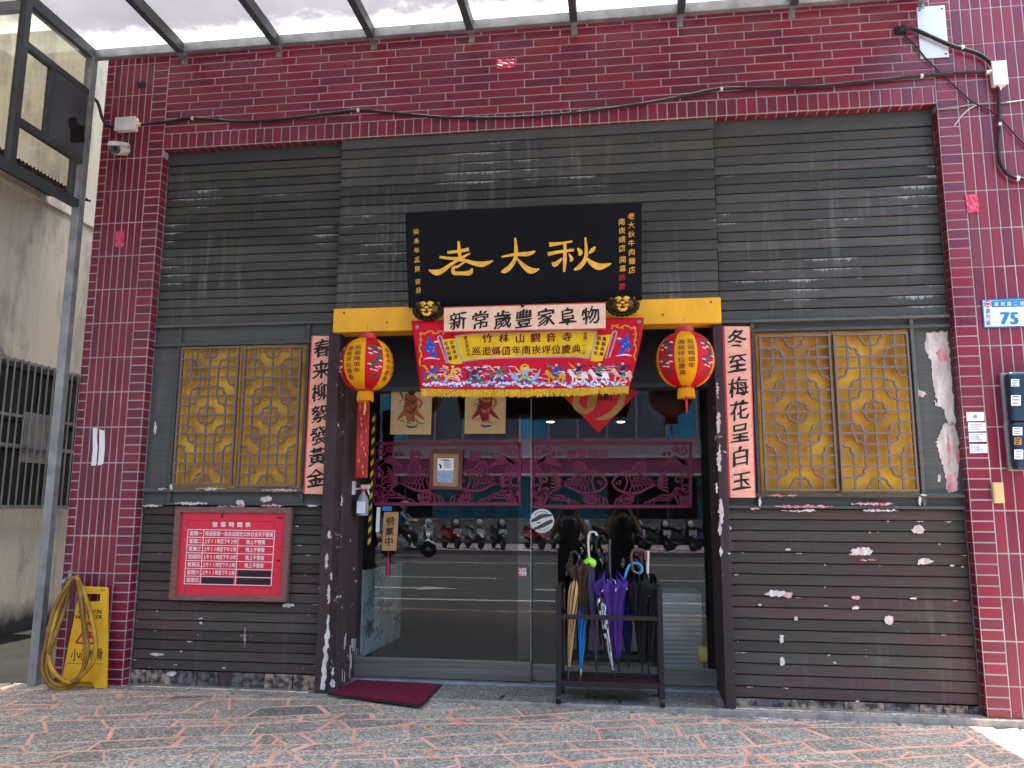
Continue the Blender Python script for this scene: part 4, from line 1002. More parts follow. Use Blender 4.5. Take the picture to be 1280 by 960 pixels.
# two lion-head brackets
M_BRONZE = mat('dark_bronze', (.16, .085, .025), .4, .7, c2=(.03, .018, .01), scale=40, bump=.3)
def lion(px, py, label):
    c = P(px, py, -.17); t = thing('lion_head_bracket', label, 'ornament', c, 'lion heads under the signboard')
    s = .092
    def sph(o, r, sq=(1, 1, 1), n=10):
        b = MB(); k = n//2+1
        b.lathe([(max(.001, r*math.sin(math.pi*i/k)), -r*math.cos(math.pi*i/k)) for i in range(k+1)], n); b.v = [V((p.x*sq[0], p.y*sq[1], p.z*sq[2])) + c + V(o)*s for p in b.v]; return b
    mane = MB()
    for k in range(20):
        a = 2*math.pi*k/20; rr = .95 if math.sin(a) < .3 else .78
        x = sph((math.cos(a)*rr*1.12, .16, math.sin(a)*rr*.72-.04), s*.23, (1, .6, 1), 8); mane.add(x.v, x.f)
    mane.build('mane', mat('bronze_mane', (.030, .018, .011), .5, .5, scale=30, bump=.4), t, smooth='all')  # mane in a darker bronze than the head
    sph((0, 0, 0), s*.80, (1.05, .55, .74), 16).build('head', M_BRONZE, t, smooth='all')
    for q in (-1, 1):
        sph((q*.80, -.02, .40), s*.16, (1.1, .5, 1), 10).build('ear', M_BRONZE, t, smooth='all')
        sph((q*.30, -.46, .14), s*.11, (1, .7, .9)).build('eye', M_GOLD, t, smooth='all')
        br = MB().tube([c + V(p)*s for p in ((q*.08, -.50, .22), (q*.26, -.50, .34), (q*.52, -.42, .34))], [.011, .013, .006], 8); br.build('brow', M_GOLD, t, smooth='all')
        sph((q*.26, -.46, -.20), s*.17, (1.3, .6, .55)).build('cheek', M_GOLD, t, smooth='all')
        MB().tube([c + V(p)*s for p in ((q*.22, -.50, -.34), (q*.24, -.52, -.46), (q*.20, -.52, -.54))], [.007, .006, .002], 6).build('fang', M_GOLD, t)
    sph((0, -.54, -.02), s*.14, (1.3, .7, .7)).build('nose', M_GOLD, t, smooth='all')
    MB().tube([c + V(p)*s for p in ((-.34, -.40, -.40), (-.16, -.48, -.56), (.16, -.48, -.56), (.34, -.40, -.40))], [.006, .011, .011, .006], 8).build('jaw', M_GOLD, t, smooth='all')
    mo = MB(); mo.box(c + V((-.28*s, -.44*s, -.50*s)), c + V((.28*s, -.3*s, -.32*s))); mo.build('mouth', M_BLACK, t, bevel=.006)
    return t
lion(535, 386, 'bronze lion head bracket under the left end of the signboard')
lion(778, 380, 'bronze lion head bracket under the right end of the signboard')

# ------------------------------------------------------------------ spring couplets on marbled paper
M_MARB = mat('marbled_pink_paper', (.82, .47, .33), .7, c2=(.70, .25, .17), scale=26, var=.9, stretch=(.7, 1, 1.6), bump=.1)
M_MARB_P = mat('marbled_pale_paper', (.82, .60, .40), .7, c2=(.74, .42, .28), scale=18, var=.9, bump=.1)
M_EDGE = mat('red_paper_edge', (.62, .035, .05), .6)
def couplet(name, label, q, Y, chars, size, kai, m, edges):
    t = thing(name, label, 'couplet', (P(*q[2], Y)+P(*q[3], Y))/2, 'paper couplets around the door')
    b = MB(); n = 12
    L = lambda s, k, o: P(q[0][0]+(q[1][0]-q[0][0])*s + ((q[3][0]-q[0][0])*(1-s)+(q[2][0]-q[1][0])*s)*k, q[0][1]+(q[1][1]-q[0][1])*s + ((q[3][1]-q[0][1])*(1-s)+(q[2][1]-q[1][1])*s)*k, Y) + V((0, o, 0))
    b.poly([(0, 0), (1, 0), (1, 1), (0, 1)], L, .003); b.build('paper', m, t)
    e = MB()
    for s0, s1, k0, k1 in edges: e.poly([(s0, k0), (s1, k0), (s1, k1), (s0, k1)], lambda u, v, o: L(u, v, o-.0008), .0006)
    e.build('red_edge', M_EDGE, t)
    for ch, x, y in chars:
        MB().text(ch, wall_map(Y-.0018), x, y, size, size*1.02, bold=.016, kai=kai).build('character', M_INK, t, recalc=False)
couplet('couplet_scroll', 'pink paper couplet hanging left of the door beside the lattice window', [(389, 420), (418, 420), (409, 618), (379, 617)], .03,
        [(c, x, y) for c, x, y in zip('春来柳絮發黃金', (402.8, 401.5, 400.5, 399.8, 398.5, 396.5, 394.5), (436, 463, 490.5, 517.5, 545, 571, 598))], 23, .14, M_MARB, [(.0, .06, 0, 1), (.94, 1, 0, 1)])
couplet('couplet_scroll', 'pink paper couplet hanging right of the door beside the lattice window', [(903, 408), (938, 408), (945, 622), (911, 622)], .03,
        [(c, x, y) for c, x, y in zip('冬至梅花呈白玉', (921, 921.8, 923, 924.2, 925, 926, 927.2), (424, 454, 484.5, 513.5, 541.5, 571, 601))], 25, .14, M_MARB, [(.0, .07, 0, 1), (.965, 1, 0, 1)])
couplet('couplet_scroll', 'pale horizontal couplet of seven characters under the signboard', [(555, 384), (757, 378), (757, 411.5), (555, 415.5)], -.20,
        [(c, x, y) for c, x, y in zip('新常歲豐家阜物', (572.5, 600.5, 628.5, 654.5, 682.5, 709.5, 738.5), (401.5, 400.5, 399.8, 399.2, 397.3, 396.5, 395))], 23, .12, M_MARB_P, [(0, 1, 0, .03), (0, 1, .96, 1)])
pe = P(653, 382, -.21); tag(MB().lathe([(.012, .05), (.012, -.008), (.007, -.012)], 10, (pe.x, pe.y, pe.z), 'y').build('peg', M_BLACK), 'small black peg between the signboard and the horizontal couplet', 'peg')

# ------------------------------------------------------------------ embroidered festival banner
def bw(px, py):
    k = max(0, (py-398)/90)
    return -.145 - .012*k*math.sin(px*.062+.6) - .010*k*math.sin(px*.023+1.9) - .02*k*k
def bmap(o): return lambda u, v, off: P(u, v, bw(u, v)) + V((0, off-o, 0))
ban = thing('festival_banner', 'red embroidered temple banner with yellow scroll and fringe above the door', 'banner', P(655, 492, -.15))
M_BRED = mat('red_satin', (.60, .005, .022), .5, c2=(.48, .004, .018), scale=5, spec=.15, bump=.08, bscale=300)
b = MB(); NX_, NY_ = 72, 16
for k in range(NY_+1):
    v = k/NY_
    for i in range(NX_+1):
        u = i/NX_; xl = 514+12*v; xr = 805-18.5*v**1.4
        x = xl+(xr-xl)*u; y = (401-4*u)*(1-v) + (488.5 + 1.5*math.sin(u*math.pi) - 3.5*u**2)*v
        b.v.append(P(x, y, bw(x, y)))
b.f = [(k*(NX_+1)+i, k*(NX_+1)+i+1, (k+1)*(NX_+1)+i+1, (k+1)*(NX_+1)+i) for k in range(NY_) for i in range(NX_)]; b.m = [0]*len(b.f)
o = b.build('cloth', M_BRED, ban, smooth='all'); sd_ = o.modifiers.new('thick', 'SOLIDIFY'); sd_.thickness = .002; sd_.offset = 1
def sat(n, c, r=.5): return mat('thread_'+n, c, r, spec=.15, bump=.15, bscale=300)
TY, TW, TB, TN, TG, TS, TP, TL_, TD, TO, TK = (sat('yellow', (.85, .52, .012)), sat('white', (.78, .76, .76)), sat('blue', (.02, .09, .45)), sat('navy', (.02, .025, .13)), sat('green', (.03, .20, .10)), sat('skin', (.78, .50, .36)), sat('pink', (.75, .35, .40)), sat('sky', (.25, .45, .68)), sat('maroon', (.16, .008, .02)), sat('gold', (.80, .36, .02)), sat('black', (.02, .02, .025)))
def grp(name, m, o, fn):
    b = MB(); fn(b, bmap(o)); return tag(b.build(name, m, ban, recalc=False), kind='stuff')
MAIN = [(569,420),(590,417.5),(620,416.2),(665,415.5),(720,413.5),(746,414.5),(743,424),(740,436),(736,448),(715,446),(665,446.5),(620,447.5),(595,449.5),(578,452),(575,441),(572,430)]
def strips(b, mp, top, bot, n=40):
    T = spline([(x, y, 0) for x, y in top], 8); B = spline([(x, y, 0) for x, y in bot], 8)
    pk = lambda S_, t: S_[min(len(S_)-1, int(t*(len(S_)-1)+.5))]
    for i in range(n):
        a, c = i/n, (i+1)/n; A = [pk(T, a), pk(T, c), pk(B, c), pk(B, a)]
        for r_ in range(5):
            l = lambda p, q, t: (p[0]+(q[0]-p[0])*t, p[1]+(q[1]-p[1])*t)
            b.poly([l(A[0], A[3], r_/5), l(A[1], A[2], r_/5), l(A[1], A[2], (r_+1)/5), l(A[0], A[3], (r_+1)/5)], mp)
def f_main(b, mp):
    strips(b, mp, [(569,420),(590,417.5),(620,416.2),(665,415.5),(720,413.5),(746,414.5)], [(578,452),(595,449.5),(620,447.5),(665,446.5),(715,446),(736,448)])
grp('scroll_field', TY, .0025, f_main)
def f_flap(b, mp):
    strips(b, mp, [(551.5,424.7),(560, 424),(569.7,423.5)], [(561.5,454.5),(570, 455.5),(578.2,454)], 6)
    strips(b, mp, [(745.5,419.8),(755, 419),(764.5,418)], [(737.5,450.7),(745, 452),(753,451)], 6)
grp('scroll_flap', TY, .0022, f_flap)
def edge(b, mp, wd, off=0):
    for pl in (MAIN[:6], MAIN[8:14], [(569,420),(572,430),(575,441),(578,452)], [(746,414.5),(743,424),(740,436),(736,448)],
               [(547,421.5),(552,435),(558.5,454)], [(551.8,421),(556,435),(560.5,453)], [(766.4,415),(762,430),(757.3,448.3)], [(771.2,415.6),(767,430),(761.6,447)],
               [(547,421.5),(549.5,420.2),(551.8,421)], [(766.4,415),(769,414.4),(771.2,415.6)]):
        b.brush([(x, y, wd) for x, y in pl], mp, sub=5)
grp('scroll_rim', TW, .0032, lambda b, mp: edge(b, mp, 1.5)); grp('scroll_outline', TN, .0038, lambda b, mp: edge(b, mp, .6))
def f_txt(b, mp):
    for ch, x, y in zip('竹林山觀音寺', (609.3, 629.9, 650.2, 669.5, 688.9, 708.9), (423.3, 423, 423.3, 422.6, 422.2, 421.6)): b.text(ch, mp, x, y, 13, 12, bold=.022, kai=.06)
    for i, ch in enumerate('巡迴媽值年南崁坪位慶典'): b.text(ch, mp, 595.4+12.5*i, 439.3-.27*i, 12, 11.5, bold=.018, kai=.06)
    for i, ch in enumerate('民國一一二年'): b.text(ch, mp, 732-.5*i, 418+4.7*i, 4.8, bold=.02)
    for i, ch in enumerate('歲次癸卯年'): b.text(ch, mp, 582+1.*i, 422.5+5.2*i, 5, bold=.02)
    for s, x, y, dx in (('風調雨順', 755.5, 424, -1.2), ('國泰民安', 748.5, 423, -1.3), ('合境平安', 564.5, 428, 1.8), ('吉祥如意', 557.5, 429.5, 1.8)):
        for i, ch in enumerate(s): b.text(ch, mp, x+dx*i, y+6.2*i, 5.4, bold=.03)
grp('banner_lettering', TD, .0036, f_txt)
def f_gold(b, mp):
    for s, x0 in ((1, 526), (-1, 793.5)):
        y0 = 417.5 if s > 0 else 410.5
        b.dot(x0, y0, 2, 2, mp)
        b.brush([(x0+s*t*3.2, y0-2.2+1.6*math.sin(t*1.3), 1.3) for t in range(10)], mp, sub=3)
        b.brush([(x0+.6*math.sin(t*1.2)*2-s*.5, y0+3+t*3.4, 1.3) for t in range(12)], mp, sub=3)
        for t in range(5):
            spiral(b, mp, x0+s*(4+t*6), y0-.2-3*(t % 2), 1.6, .9, t, .7, s); spiral(b, mp, x0-1+2*(t % 2), y0+7+t*7, 1.6, .9, t, .7, s)
grp('gold_scrollwork', TO, .003, f_gold)
rf = random.Random(5)
def f_cl(o, m, rr, nm, ph):
    def f(b, mp):
        for k in range(120):
            x = 531 + k*2.1 + rf.uniform(-1.2, 1.2); y = 480 + 1.2*math.sin(k*.45) + rf.uniform(-3.0, 3.0)
            if x > 782: continue
            b.dot(x, y, rf.uniform(.6, 1)*rr, rf.uniform(.45, .8)*rr, mp, 7)
        for k in range(26):
            x = rf.uniform(534, 780); y = rf.uniform(458, 474); b.brush([(x-4, y, .4), (x, y-.6, 1.4*rr/2), (x+4, y+.3, .4)], mp, sub=2)
    return grp(nm, m, o, f)
f_cl(.0022, TB, 2.4, 'cloud_shadow', 0); f_cl(.0027, TW, 2.2, 'cloud', 1); f_cl(.0032, TL_, 1.2, 'cloud_curl', 2); f_cl(.0036, TW, 1.0, 'cloud_curl', 2)
FIG = [(540, 476, TB, TG, TY), (566, 476, TY, TP, TY), (594, 477, TN, TG, TL_), (623, 477, TG, TB, TS), (656, 478, TL_, TG, TY), (695, 477, TB, TO, TG), (723, 476, TN, TW, TO), (749, 476, TG, TW, TK), (778, 475, TN, TS, TG)]
acc = {}
def A(m): return acc.setdefault(m.name, (m, MB()))[1]
for i, (x, y, c1, c2, c3) in enumerate(FIG):
    mp, mq, mr_ = bmap(.0040), bmap(.0048), bmap(.0056); g = lambda s=1.: rf.uniform(-s, s)
    # robe or mount, upper body, sash, limbs, head
    if i >= 5:
        A(c2).brush([(x-11, y-9, 2), (x-8, y-8, 5), (x, y-6, 6.5), (x+8, y-7, 6), (x+12, y-2, 1.2)], mp)
        A(c2).brush([(x-8, y-8, 4), (x-11, y-13, 3.6), (x-13, y-10, 2)], mp)
        for lx in (-8, -3, 4, 8): A(c2).brush([(x+lx, y-5, 2.2), (x+lx+g(2), y-1, 1.8), (x+lx+g(3), y+2, 1.4)], mp)
        A(c3).brush([(x-3, y-9, 2), (x, y-7, 4), (x+4, y-6, 2)], mq); top = y-10
    else:
        A(c2).brush([(x-9, y+g(1), 3), (x-4, y-5, 6), (x+4, y-4, 7), (x+9, y+g(1), 2.5)], mp)
        A(c3).brush([(x-6, y-2, 2), (x, y-8, 4), (x+6, y-3, 2)], mq); top = y-7
        A(c1).brush([(x-8, y-3, 1.6), (x-10, y-9, 2.2), (x-7, y-12, 1.2)], mp)
    A(c1).brush([(x-3+g(), top+3, 5), (x+g(), top-3, 6.5), (x+g(), top-8, 4)], mq)
    A(c3).brush([(x-5, top-6, 1.4), (x-9, top-9+g(3), 1.8), (x-12, top-12+g(3), 1)], mr_); A(c1).brush([(x+2, top-5, 2), (x+7, top-8+g(2), 2), (x+10, top-6+g(4), 1.2)], mr_)
    A(TS).dot(x+.3, top-10.5, 1.9, 2.2, mr_); A(TK).brush([(x-1.6, top-12.3, 1), (x+.3, top-13.2, 1.5), (x+2.1, top-12.2, 1)], bmap(.0062))
    A(TW).brush([(x+6, top+1, .5), (x+9, top-1, 1.2), (x+12, top+2, .5)], mr_); A(TB).brush([(x-2, top+1, 1), (x+1, top-2, 1.4), (x+3, top+2, 1)], mr_)
    A(TK).brush([(x-6, y-1, .5), (x-1, y-4, .6), (x+5, y-1, .5)], bmap(.0064)); A(TY).brush([(x-3, top-1, .8), (x, top, 1), (x+3, top-2, .8)], bmap(.0066))
    if i == 4:
        A(TO).dot(x, top-10.5, 6, 5.8, bmap(.0030), 18); A(TY).dot(x, top-10.5, 4.6, 4.4, bmap(.0036), 18)
        for s in (-1, 1):
            for k in range(5): A(TL_).brush([(x+s*6, y-2, 2.4), (x+s*(12+k), y-4-k*1.5, 2.6), (x+s*(17+k*.6), y-6-k*2.6, .8)], bmap(.0034+k*.0002))
for s, x, y in ((1, 538, 434), (-1, 782, 430)):
    mp = bmap(.003); mq = bmap(.0037)
    A(TB).brush([(x-s*2, y-13, 2), (x-s*1, y-6, 6), (x, y, 9), (x+s*4, y+8, 6), (x+s*8, y+14, 2)], mp); A(TB).brush([(x-s*9, y+2, 2), (x-s*2, y+1, 6), (x+s*8, y-4, 3)], mp)
    for k in range(9): A(TL_).dot(x+rf.uniform(-4, 5), y+rf.uniform(-9, 10), .9, .7, mq, 6)
    A(TW).brush([(x-s*8, y+15, .6), (x, y+13.5, 2), (x+s*12, y+15, .6)], mp); A(TW).brush([(x+s*5, y-6, .6), (x+s*8, y-7, 2.2), (x+s*11, y-6, .6)], mp)
for m, b in acc.values(): tag(b.build('embroidery', m, ban, recalc=False), kind='stuff')
fr = MB()
for k in range(260):
    x = 526.5 + k*1.0; u = (x-526)/261
    if x > 786: break
    y0 = 487.2 + 1.5*math.sin(u*math.pi) - 3.5*u**2; l = rf.uniform(6.5, 9.5); yy = bw(x, 488) - .005 + rf.uniform(-.004, .004)
    fr.poly([(x-.55, y0-1.2), (x+.55, y0-1.2), (x+.5+rf.uniform(-.5, .5), y0+l), (x-.5+rf.uniform(-.5, .5), y0+l)], lambda uu, vv, o: P(uu, vv, yy) + V((0, o, 0)), .003)
tag(fr.build('fringe', mat('fringe_thread', (.72, .46, .015), .6, c2=(.5, .28, .01), scale=60), ban), kind='stuff')
b = MB()
for x, y in ((521.3, 409), (798.8, 402.5)):
    c = P(x, y, bw(x, y)-.004); b.lathe([(.011, 0), (.013, -.002), (.010, -.004)], 12, c, 'y')
ey = b.build('eyelet', M_STEEL, ban)

# ------------------------------------------------------------------ lanterns
M_LRED = mat('lantern_red', (.62, .006, .018), .45, spec=.2, c2=(.52, .005, .015), scale=3, trans=.25); M_LYEL = mat('lantern_yellow', (.88, .42, .004), .45, spec=.2, c2=(.78, .34, .006), scale=3, trans=.25)
def lantern(cx, cy, top_px, label, phase):
    c = P(cx, cy, -.25); r, h = .188, .178
    t = thing('paper_lantern', label, 'lantern', c, 'festival lanterns over the door')
    face = math.atan2(CAM.y-c.y, CAM.x-c.x)
    n, k = 72, 72; prof = []
    for i in range(k+1):
        a = -1.28 + 2.56*i/k; rr = r*math.cos(a)**.82; zz = h*math.sin(a)/math.sin(1.28); rr *= 1 - .010*abs(math.sin(i*math.pi/3.2)); prof.append((rr, zz))
    b = MB(); b.lathe(prof, n, c, cap=False)
    for fi, f in enumerate(b.f):
        p = b.v[f[0]] - c; a = math.degrees(math.atan2(p.y, p.x) - face) + phase
        a = (a + 2.5) % 90; b.m[fi] = 1 if a < 47 else 0
    b.build('shade', [M_LRED, M_LYEL], t, smooth='all')
    top = c.z + h
    MB().lathe([(.058, -.012), (.060, 0), (.060, .036), (.050, .036), (.048, .0)], 28, (c.x, c.y, top)).build('collar', M_RED, t, smooth=True)
    MB().tube([(c.x, c.y, top+.03), P(cx, cy, -.25) + V((0, 0, P(cx, top_px, -.25).z - c.z))], .0028, 6).build('string', mat('pink_string', (.6, .25, .3), .7), t)
    MB().lathe([(.05, 0), (.05, -.018)], 20, (c.x, c.y, c.z-h+.004)).build('base_ring', M_RED, t)
    b = MB()
    for i in range(46):
        a = 2*math.pi*i/46; p = V((c.x+.05*math.cos(a), c.y+.05*math.sin(a), c.z-h-.012)); b.bar(p, p + V((.004*math.cos(a), .004*math.sin(a), -.055-.012*rf.random())), .006)
    b.build('fringe', M_LYEL, t)
    MB().tube([(c.x, c.y, c.z-h-.01), (c.x, c.y, c.z-h-.12), (c.x, c.y, c.z-h-.17)], [.004, .008, .003], 7).build('tassel', M_RED if cx > 700 else mat('gold_tassel', (.7, .4, .05), .6), t)
    def lm(a0, o=.003):
        def f(u, v, off):
            z = max(-.98, min(.98, v)); a = math.asin(z*math.sin(1.28)); rr = r*math.cos(a)**.82 + o
            th = face + math.radians(a0 + u); return V((c.x+rr*math.cos(th), c.y+rr*math.sin(th), c.z + h*z))
        return f
    tx = MB(); dg = MB(); cld = MB()
    for g in range(4):
        a0 = 90*g + 23.5 - phase; mp = lm(a0)
        fl = lambda u, v, off: mp(u, -v, off)
        for cc_, s, n0 in ((9, '巡迴媽值年', .5), (-10, '南崁坪位慶典', .48)):
            for i, ch in enumerate(s): tx.text(ch, fl, cc_, -n0 + i*.22, 15, .19, bold=.01)
        md = lm(90*g + 68.5 - phase); ml = lambda u, v, off: md(u, -v, off); me_ = lm(90*g + 68.5 - phase, .0045); mel = lambda u, v, off: me_(u, -v, off)
        def sc(pts, wd): return [(u, v, w_) for (u, v), w_ in zip(pts, wd)]
        for seg in ([(-16, -.50, 3), (-4, -.56, 9), (8, -.46, 9), (4, -.36, 8)], [(4, -.30, 7), (12, -.2, 9), (10, -.05, 9), (-4, .08, 9), (-6, .22, 8)], [(16, .5, 4), (4, .58, 6), (-10, .64, 3)]):
            # dragon body as runs of scales
            q = spline(seg, 6)
            for u, v, w_ in q: dg.dot(u*.8, v, w_*.5, w_*.0085, ml, 8)
        for u, v in ((-14, -.46), (14, -.52), (-12, -.28), (0, -.34), (15, -.02), (-14, .14), (6, .24), (-8, .33), (4, .36), (15, .2)):
            cld.dot(u*.8, v, 4, .028, mel, 8); cld.dot(u*.8+3, v+.02, 3.4, .022, mel, 8)
    tag(tx.build('lettering', mat('lantern_ink', (.20, .02, .015), .6), t, recalc=False), kind='stuff'); tag(dg.build('dragon_print', mat('dragon_green', (.05, .06, .055), .6), t, recalc=False), kind='stuff'); tag(cld.build('cloud_print', mat('cloud_pale', (.62, .50, .55), .6), t, recalc=False), kind='stuff')
lantern(458, 456, 404, 'red and yellow paper lantern hanging at the left of the door', 52)
lantern(856.5, 450, 398, 'red and yellow paper lantern hanging at the right of the door', 20)

# ------------------------------------------------------------------ opening hours board
hb = thing('opening_hours_board', 'red opening hours board in a wooden frame under the left window', 'sign', P(285, 750, .03))
hm = lambda Y: wall_map(Y, 6.4, 6.4, 200, 620)
M_FW = mat('weathered_frame_wood', (.22, .105, .085), .7, c2=(.12, .06, .05), scale=12, stretch=(1, 1, 6), bump=.3)
O_ = [(120, 85), (1050, 92), (1005, 850), (68, 832)]; I_ = [(160, 130), (1002, 138), (967, 802), (118, 795)]
for i in range(4):
    MB().poly([O_[i], O_[(i+1) % 4], I_[(i+1) % 4], I_[i]], hm(.022), .05).build('frame_rail', M_FW, hb, bevel=.003)
MB().poly([(158, 128), (1004, 136), (969, 804), (116, 797)], hm(.045), .025).build('panel', mat('coral_red_acrylic', (.66, .022, .05), .3, c2=(.60, .018, .044), scale=2), hb)
T_ = lambda u, v: ((225+(918-225)*u)*(1-v) + (193+(888-193)*u)*v, (267+12*u)*(1-v) + (702+15*u)*v)
def tmap(Y): return lambda u, v, off: hm(Y)(*T_(u, v), off)
b = MB(); mp = tmap(.0442)
for i in range(8): b.brush([(0, i/7, .011), (1, i/7, .011)], mp)
for u, v0 in ((0, 0), (.183, 0), (1, 0), (.585, 1/7)): b.brush([(u, v0, .0075), (u, 1, .0075)], tmap(.0438))
b.build('table_rule', M_PAPER, hb)
b = MB(); mp = tmap(.0440)
def row(s, u0, u1, r_, sz=.052):
    n = len(s); st_ = (u1-u0)/n
    for i, ch in enumerate(s): b.text(ch, mp, u0+st_*(i+.5), (r_+.5)/7, min(sz, st_*1.02) if ord(ch) > 255 else sz*.95, .088, bold=.018)
for r_, d_ in enumerate('一二三四五六日'):
    row('星期'+d_, .02, .168, r_)
    if 0 < r_ < 6: row('上午11時至下午2時', .193, .572, r_)
    if 0 < r_ < 5: row('晚上不營業', .68, .90, r_)
row('每週星期一為本店固定公休日全天不營業', .20, .985, 0)
for i, ch in enumerate('營業時間表'): b.text(ch, hm(.0440), 440+i*66, 228+i*.8, 44, bold=.025)
tag(b.build('lettering', M_PAPER, hb, recalc=False), kind='stuff')
b = MB()
for u0, u1, r_ in ((.20, .565, 6), (.605, .99, 6), (.605, .99, 5)): b.poly([(u0, (r_+.10)/7), (u1, (r_+.13)/7), (u1, (r_+.95)/7), (u0, (r_+.92)/7)], tmap(.0436), .0008)
for q in ([(940, 168), (985, 170), (984, 184), (940, 182)], [(935, 508), (958, 509), (958, 524), (935, 523)], [(488, 152), (500, 140), (530, 138), (506, 150), (503, 172), (488, 178)]): b.poly(q, hm(.0436), .0008)
tag(b.build('black_tape', mat('black_tape', (.012, .012, .014), .5), hb), kind='stuff')
b = MB()
for pl in ([(230, 195), (900, 205)], [(205, 715), (900, 735)], [(200, 720), (198, 780)], [(880, 740), (878, 775)], [(915, 205), (913, 250)], [(228, 195), (225, 240)]): b.brush([(x, y, 3) for x, y in pl], hm(.0442))
b.build('worn_border', mat('dark_red_line', (.25, .01, .025), .5), hb)

# ------------------------------------------------------------------ hose and wet floor sign at the left pillar
ws = thing('wet_floor_sign', 'yellow wet floor sign leaning against the left tiled pillar behind the hose', 'sign', P(105, 857, -.12))
wo = P(105, 858, -.10); wn_ = V((0, -1, .05)).normalized()
def wm(o): return lambda u, v, off: PP(30+u/5.333, 700+v/5.333, wo + wn_*o, wn_) - wn_*off
M_WY = mat('yellow_plastic', (.80, .44, .02), .45, c2=(.68, .36, .016), scale=4)
outer = [(375, 180), (385, 175), (548, 181), (556, 190), (550, 690), (545, 855), (470, 852), (455, 815), (330, 808), (300, 840), (245, 838), (290, 600)]
hole = [(398, 226), (510, 224), (505, 270), (495, 277), (405, 277)]
b = MB(); mp = wm(0)
Lx = lambda y: 375 + (y-180)*(290-375)/(600-180)
for pl in ([(375, 180), (385, 175), (548, 181), (556, 190), (555, 225), (366, 226)], [(366, 226), (398, 226), (405, 277), (356, 277)], [(510, 224), (555, 225), (554, 277), (495, 277), (505, 270)],
           [(356, 277), (405, 277), (495, 277), (554, 277), (550, 690), (545, 855), (470, 852), (455, 815), (330, 808), (300, 840), (245, 838), (290, 600)]):
    b.poly(pl, mp, .018)
b.build('front_panel', M_WY, ws)
b = MB(); b.poly([(352, 285), (550, 285), (552, 700), (540, 850), (300, 836), (300, 600)], lambda u, v, o: wm(-.03)(u, v, o), .012); b.build('back_panel', M_WY, ws)
b = MB(); b.brush([(400, 190, 10), (430, 190, 16), (455, 196, 22), (480, 193, 16), (500, 193, 8)], wm(.006), .006); b.build('hinge_grip', M_WY, ws)
b = MB()
for i, ch in enumerate('CAUTION'): b.text(ch, wm(.0012), 372+i*22, 345, 36, 38, bold=.02)
for i, ch in enumerate('WET FLOOR'):
    if ch != ' ': b.text(ch, wm(.0012), 356+i*19.5, 380, 33, 36, bold=.02)
for i, ch in enumerate('小心地滑'): b.text(ch, wm(.0012), 338+i*53, 634-i*1.5, 56, 86, bold=.012)
for x in (521, 536): b.brush([(x, 193, 6), (x-3, 208, 6)], wm(.0012))
b.brush([(292, 690, 3), (530, 693, 3)], wm(.0012)); b.build('lettering', M_INK, ws, recalc=False)
b = MB()
for pl in ([(430, 415), (395, 480), (345, 550)], [(345, 550), (420, 558), (492, 552)], [(492, 552), (465, 470), (430, 415)]): b.brush([(x, y, 12) for x, y in pl], wm(.0012))
b.dot(422, 460, 9, 10, wm(.0018)); b.brush([(425, 475, 14), (440, 500, 16), (430, 525, 12), (408, 540, 8)], wm(.0018)); b.brush([(440, 505, 12), (462, 525, 10), (470, 545, 8)], wm(.002)); b.brush([(430, 478, 8), (455, 488, 7), (468, 476, 6)], wm(.0022))
b.build('warning_triangle', mat('sign_red', (.45, .015, .03), .5), ws, recalc=False)
hs = thing('garden_hose', 'coiled ochre rubber hose hanging from a tap on the left pillar', 'hose', P(85, 862, -.2))
M_HOSE = mat('ochre_hose', (.50, .27, .014), .45, c2=(.28, .13, .012), scale=9, bump=.1); M_HOSE2 = mat('brown_hose', (.30, .15, .018), .5, c2=(.15, .07, .015), scale=9)
for i, (L_, m, ya) in enumerate((([(345, 112), (300, 150), (200, 330), (150, 560), (122, 700), (160, 820), (250, 862), (345, 820), (402, 690), (402, 500), (380, 300), (350, 115)], M_HOSE2, -.19),
               ([(300, 165), (225, 330), (180, 520), (166, 640), (195, 740), (280, 812), (350, 795), (450, 700), (478, 560), (450, 380), (405, 230), (350, 112)], M_HOSE, -.22),
               ([(300, 158), (252, 350), (195, 560), (150, 710), (190, 815), (290, 832), (375, 770), (416, 600), (396, 400), (365, 140)], M_HOSE, -.17),
               ([(302, 170), (270, 330), (215, 480), (172, 600), (180, 700), (240, 790), (320, 812), (390, 740), (425, 600), (400, 420), (372, 200), (345, 118)], M_HOSE2, -.205))):
    pts = []
    for k, (u, v) in enumerate(L_):
        t = k/(len(L_)-1); yy = ya*(.35 + .65*min(1, math.sin(t*math.pi)*1.6)) - .012*math.sin(k*1.7+i)
        pts.append(tuple(P(30+u/5.333, 700+v/5.333, yy)))
    MB().tube([V(p) for p in spline(pts, 8)], .0145, 10).build('hose_loop', m, hs, smooth='all')
c = P(91, 722, -.05)
tp = thing('wall_tap', 'chrome wall tap on the left pillar holding the hose', 'tap', c)
MB().lathe([(.018, .05), (.018, .03), (.012, .02), (.012, -.05)], 12, c, 'y').build('spout', M_STEEL, tp, smooth=True)
MB().lathe([(.012, -.02), (.012, .03), (.02, .034), (.02, .042)], 10, c + V((0, -.03, .01))).build('valve', M_STEEL, tp, smooth=True)
MB().tube([c + V((-.01, -.05, 0)), c + V((-.02, -.07, -.02)), c + V((-.022, -.075, -.05))], .011, 8).build('nozzle', M_STEEL, tp, smooth='all')

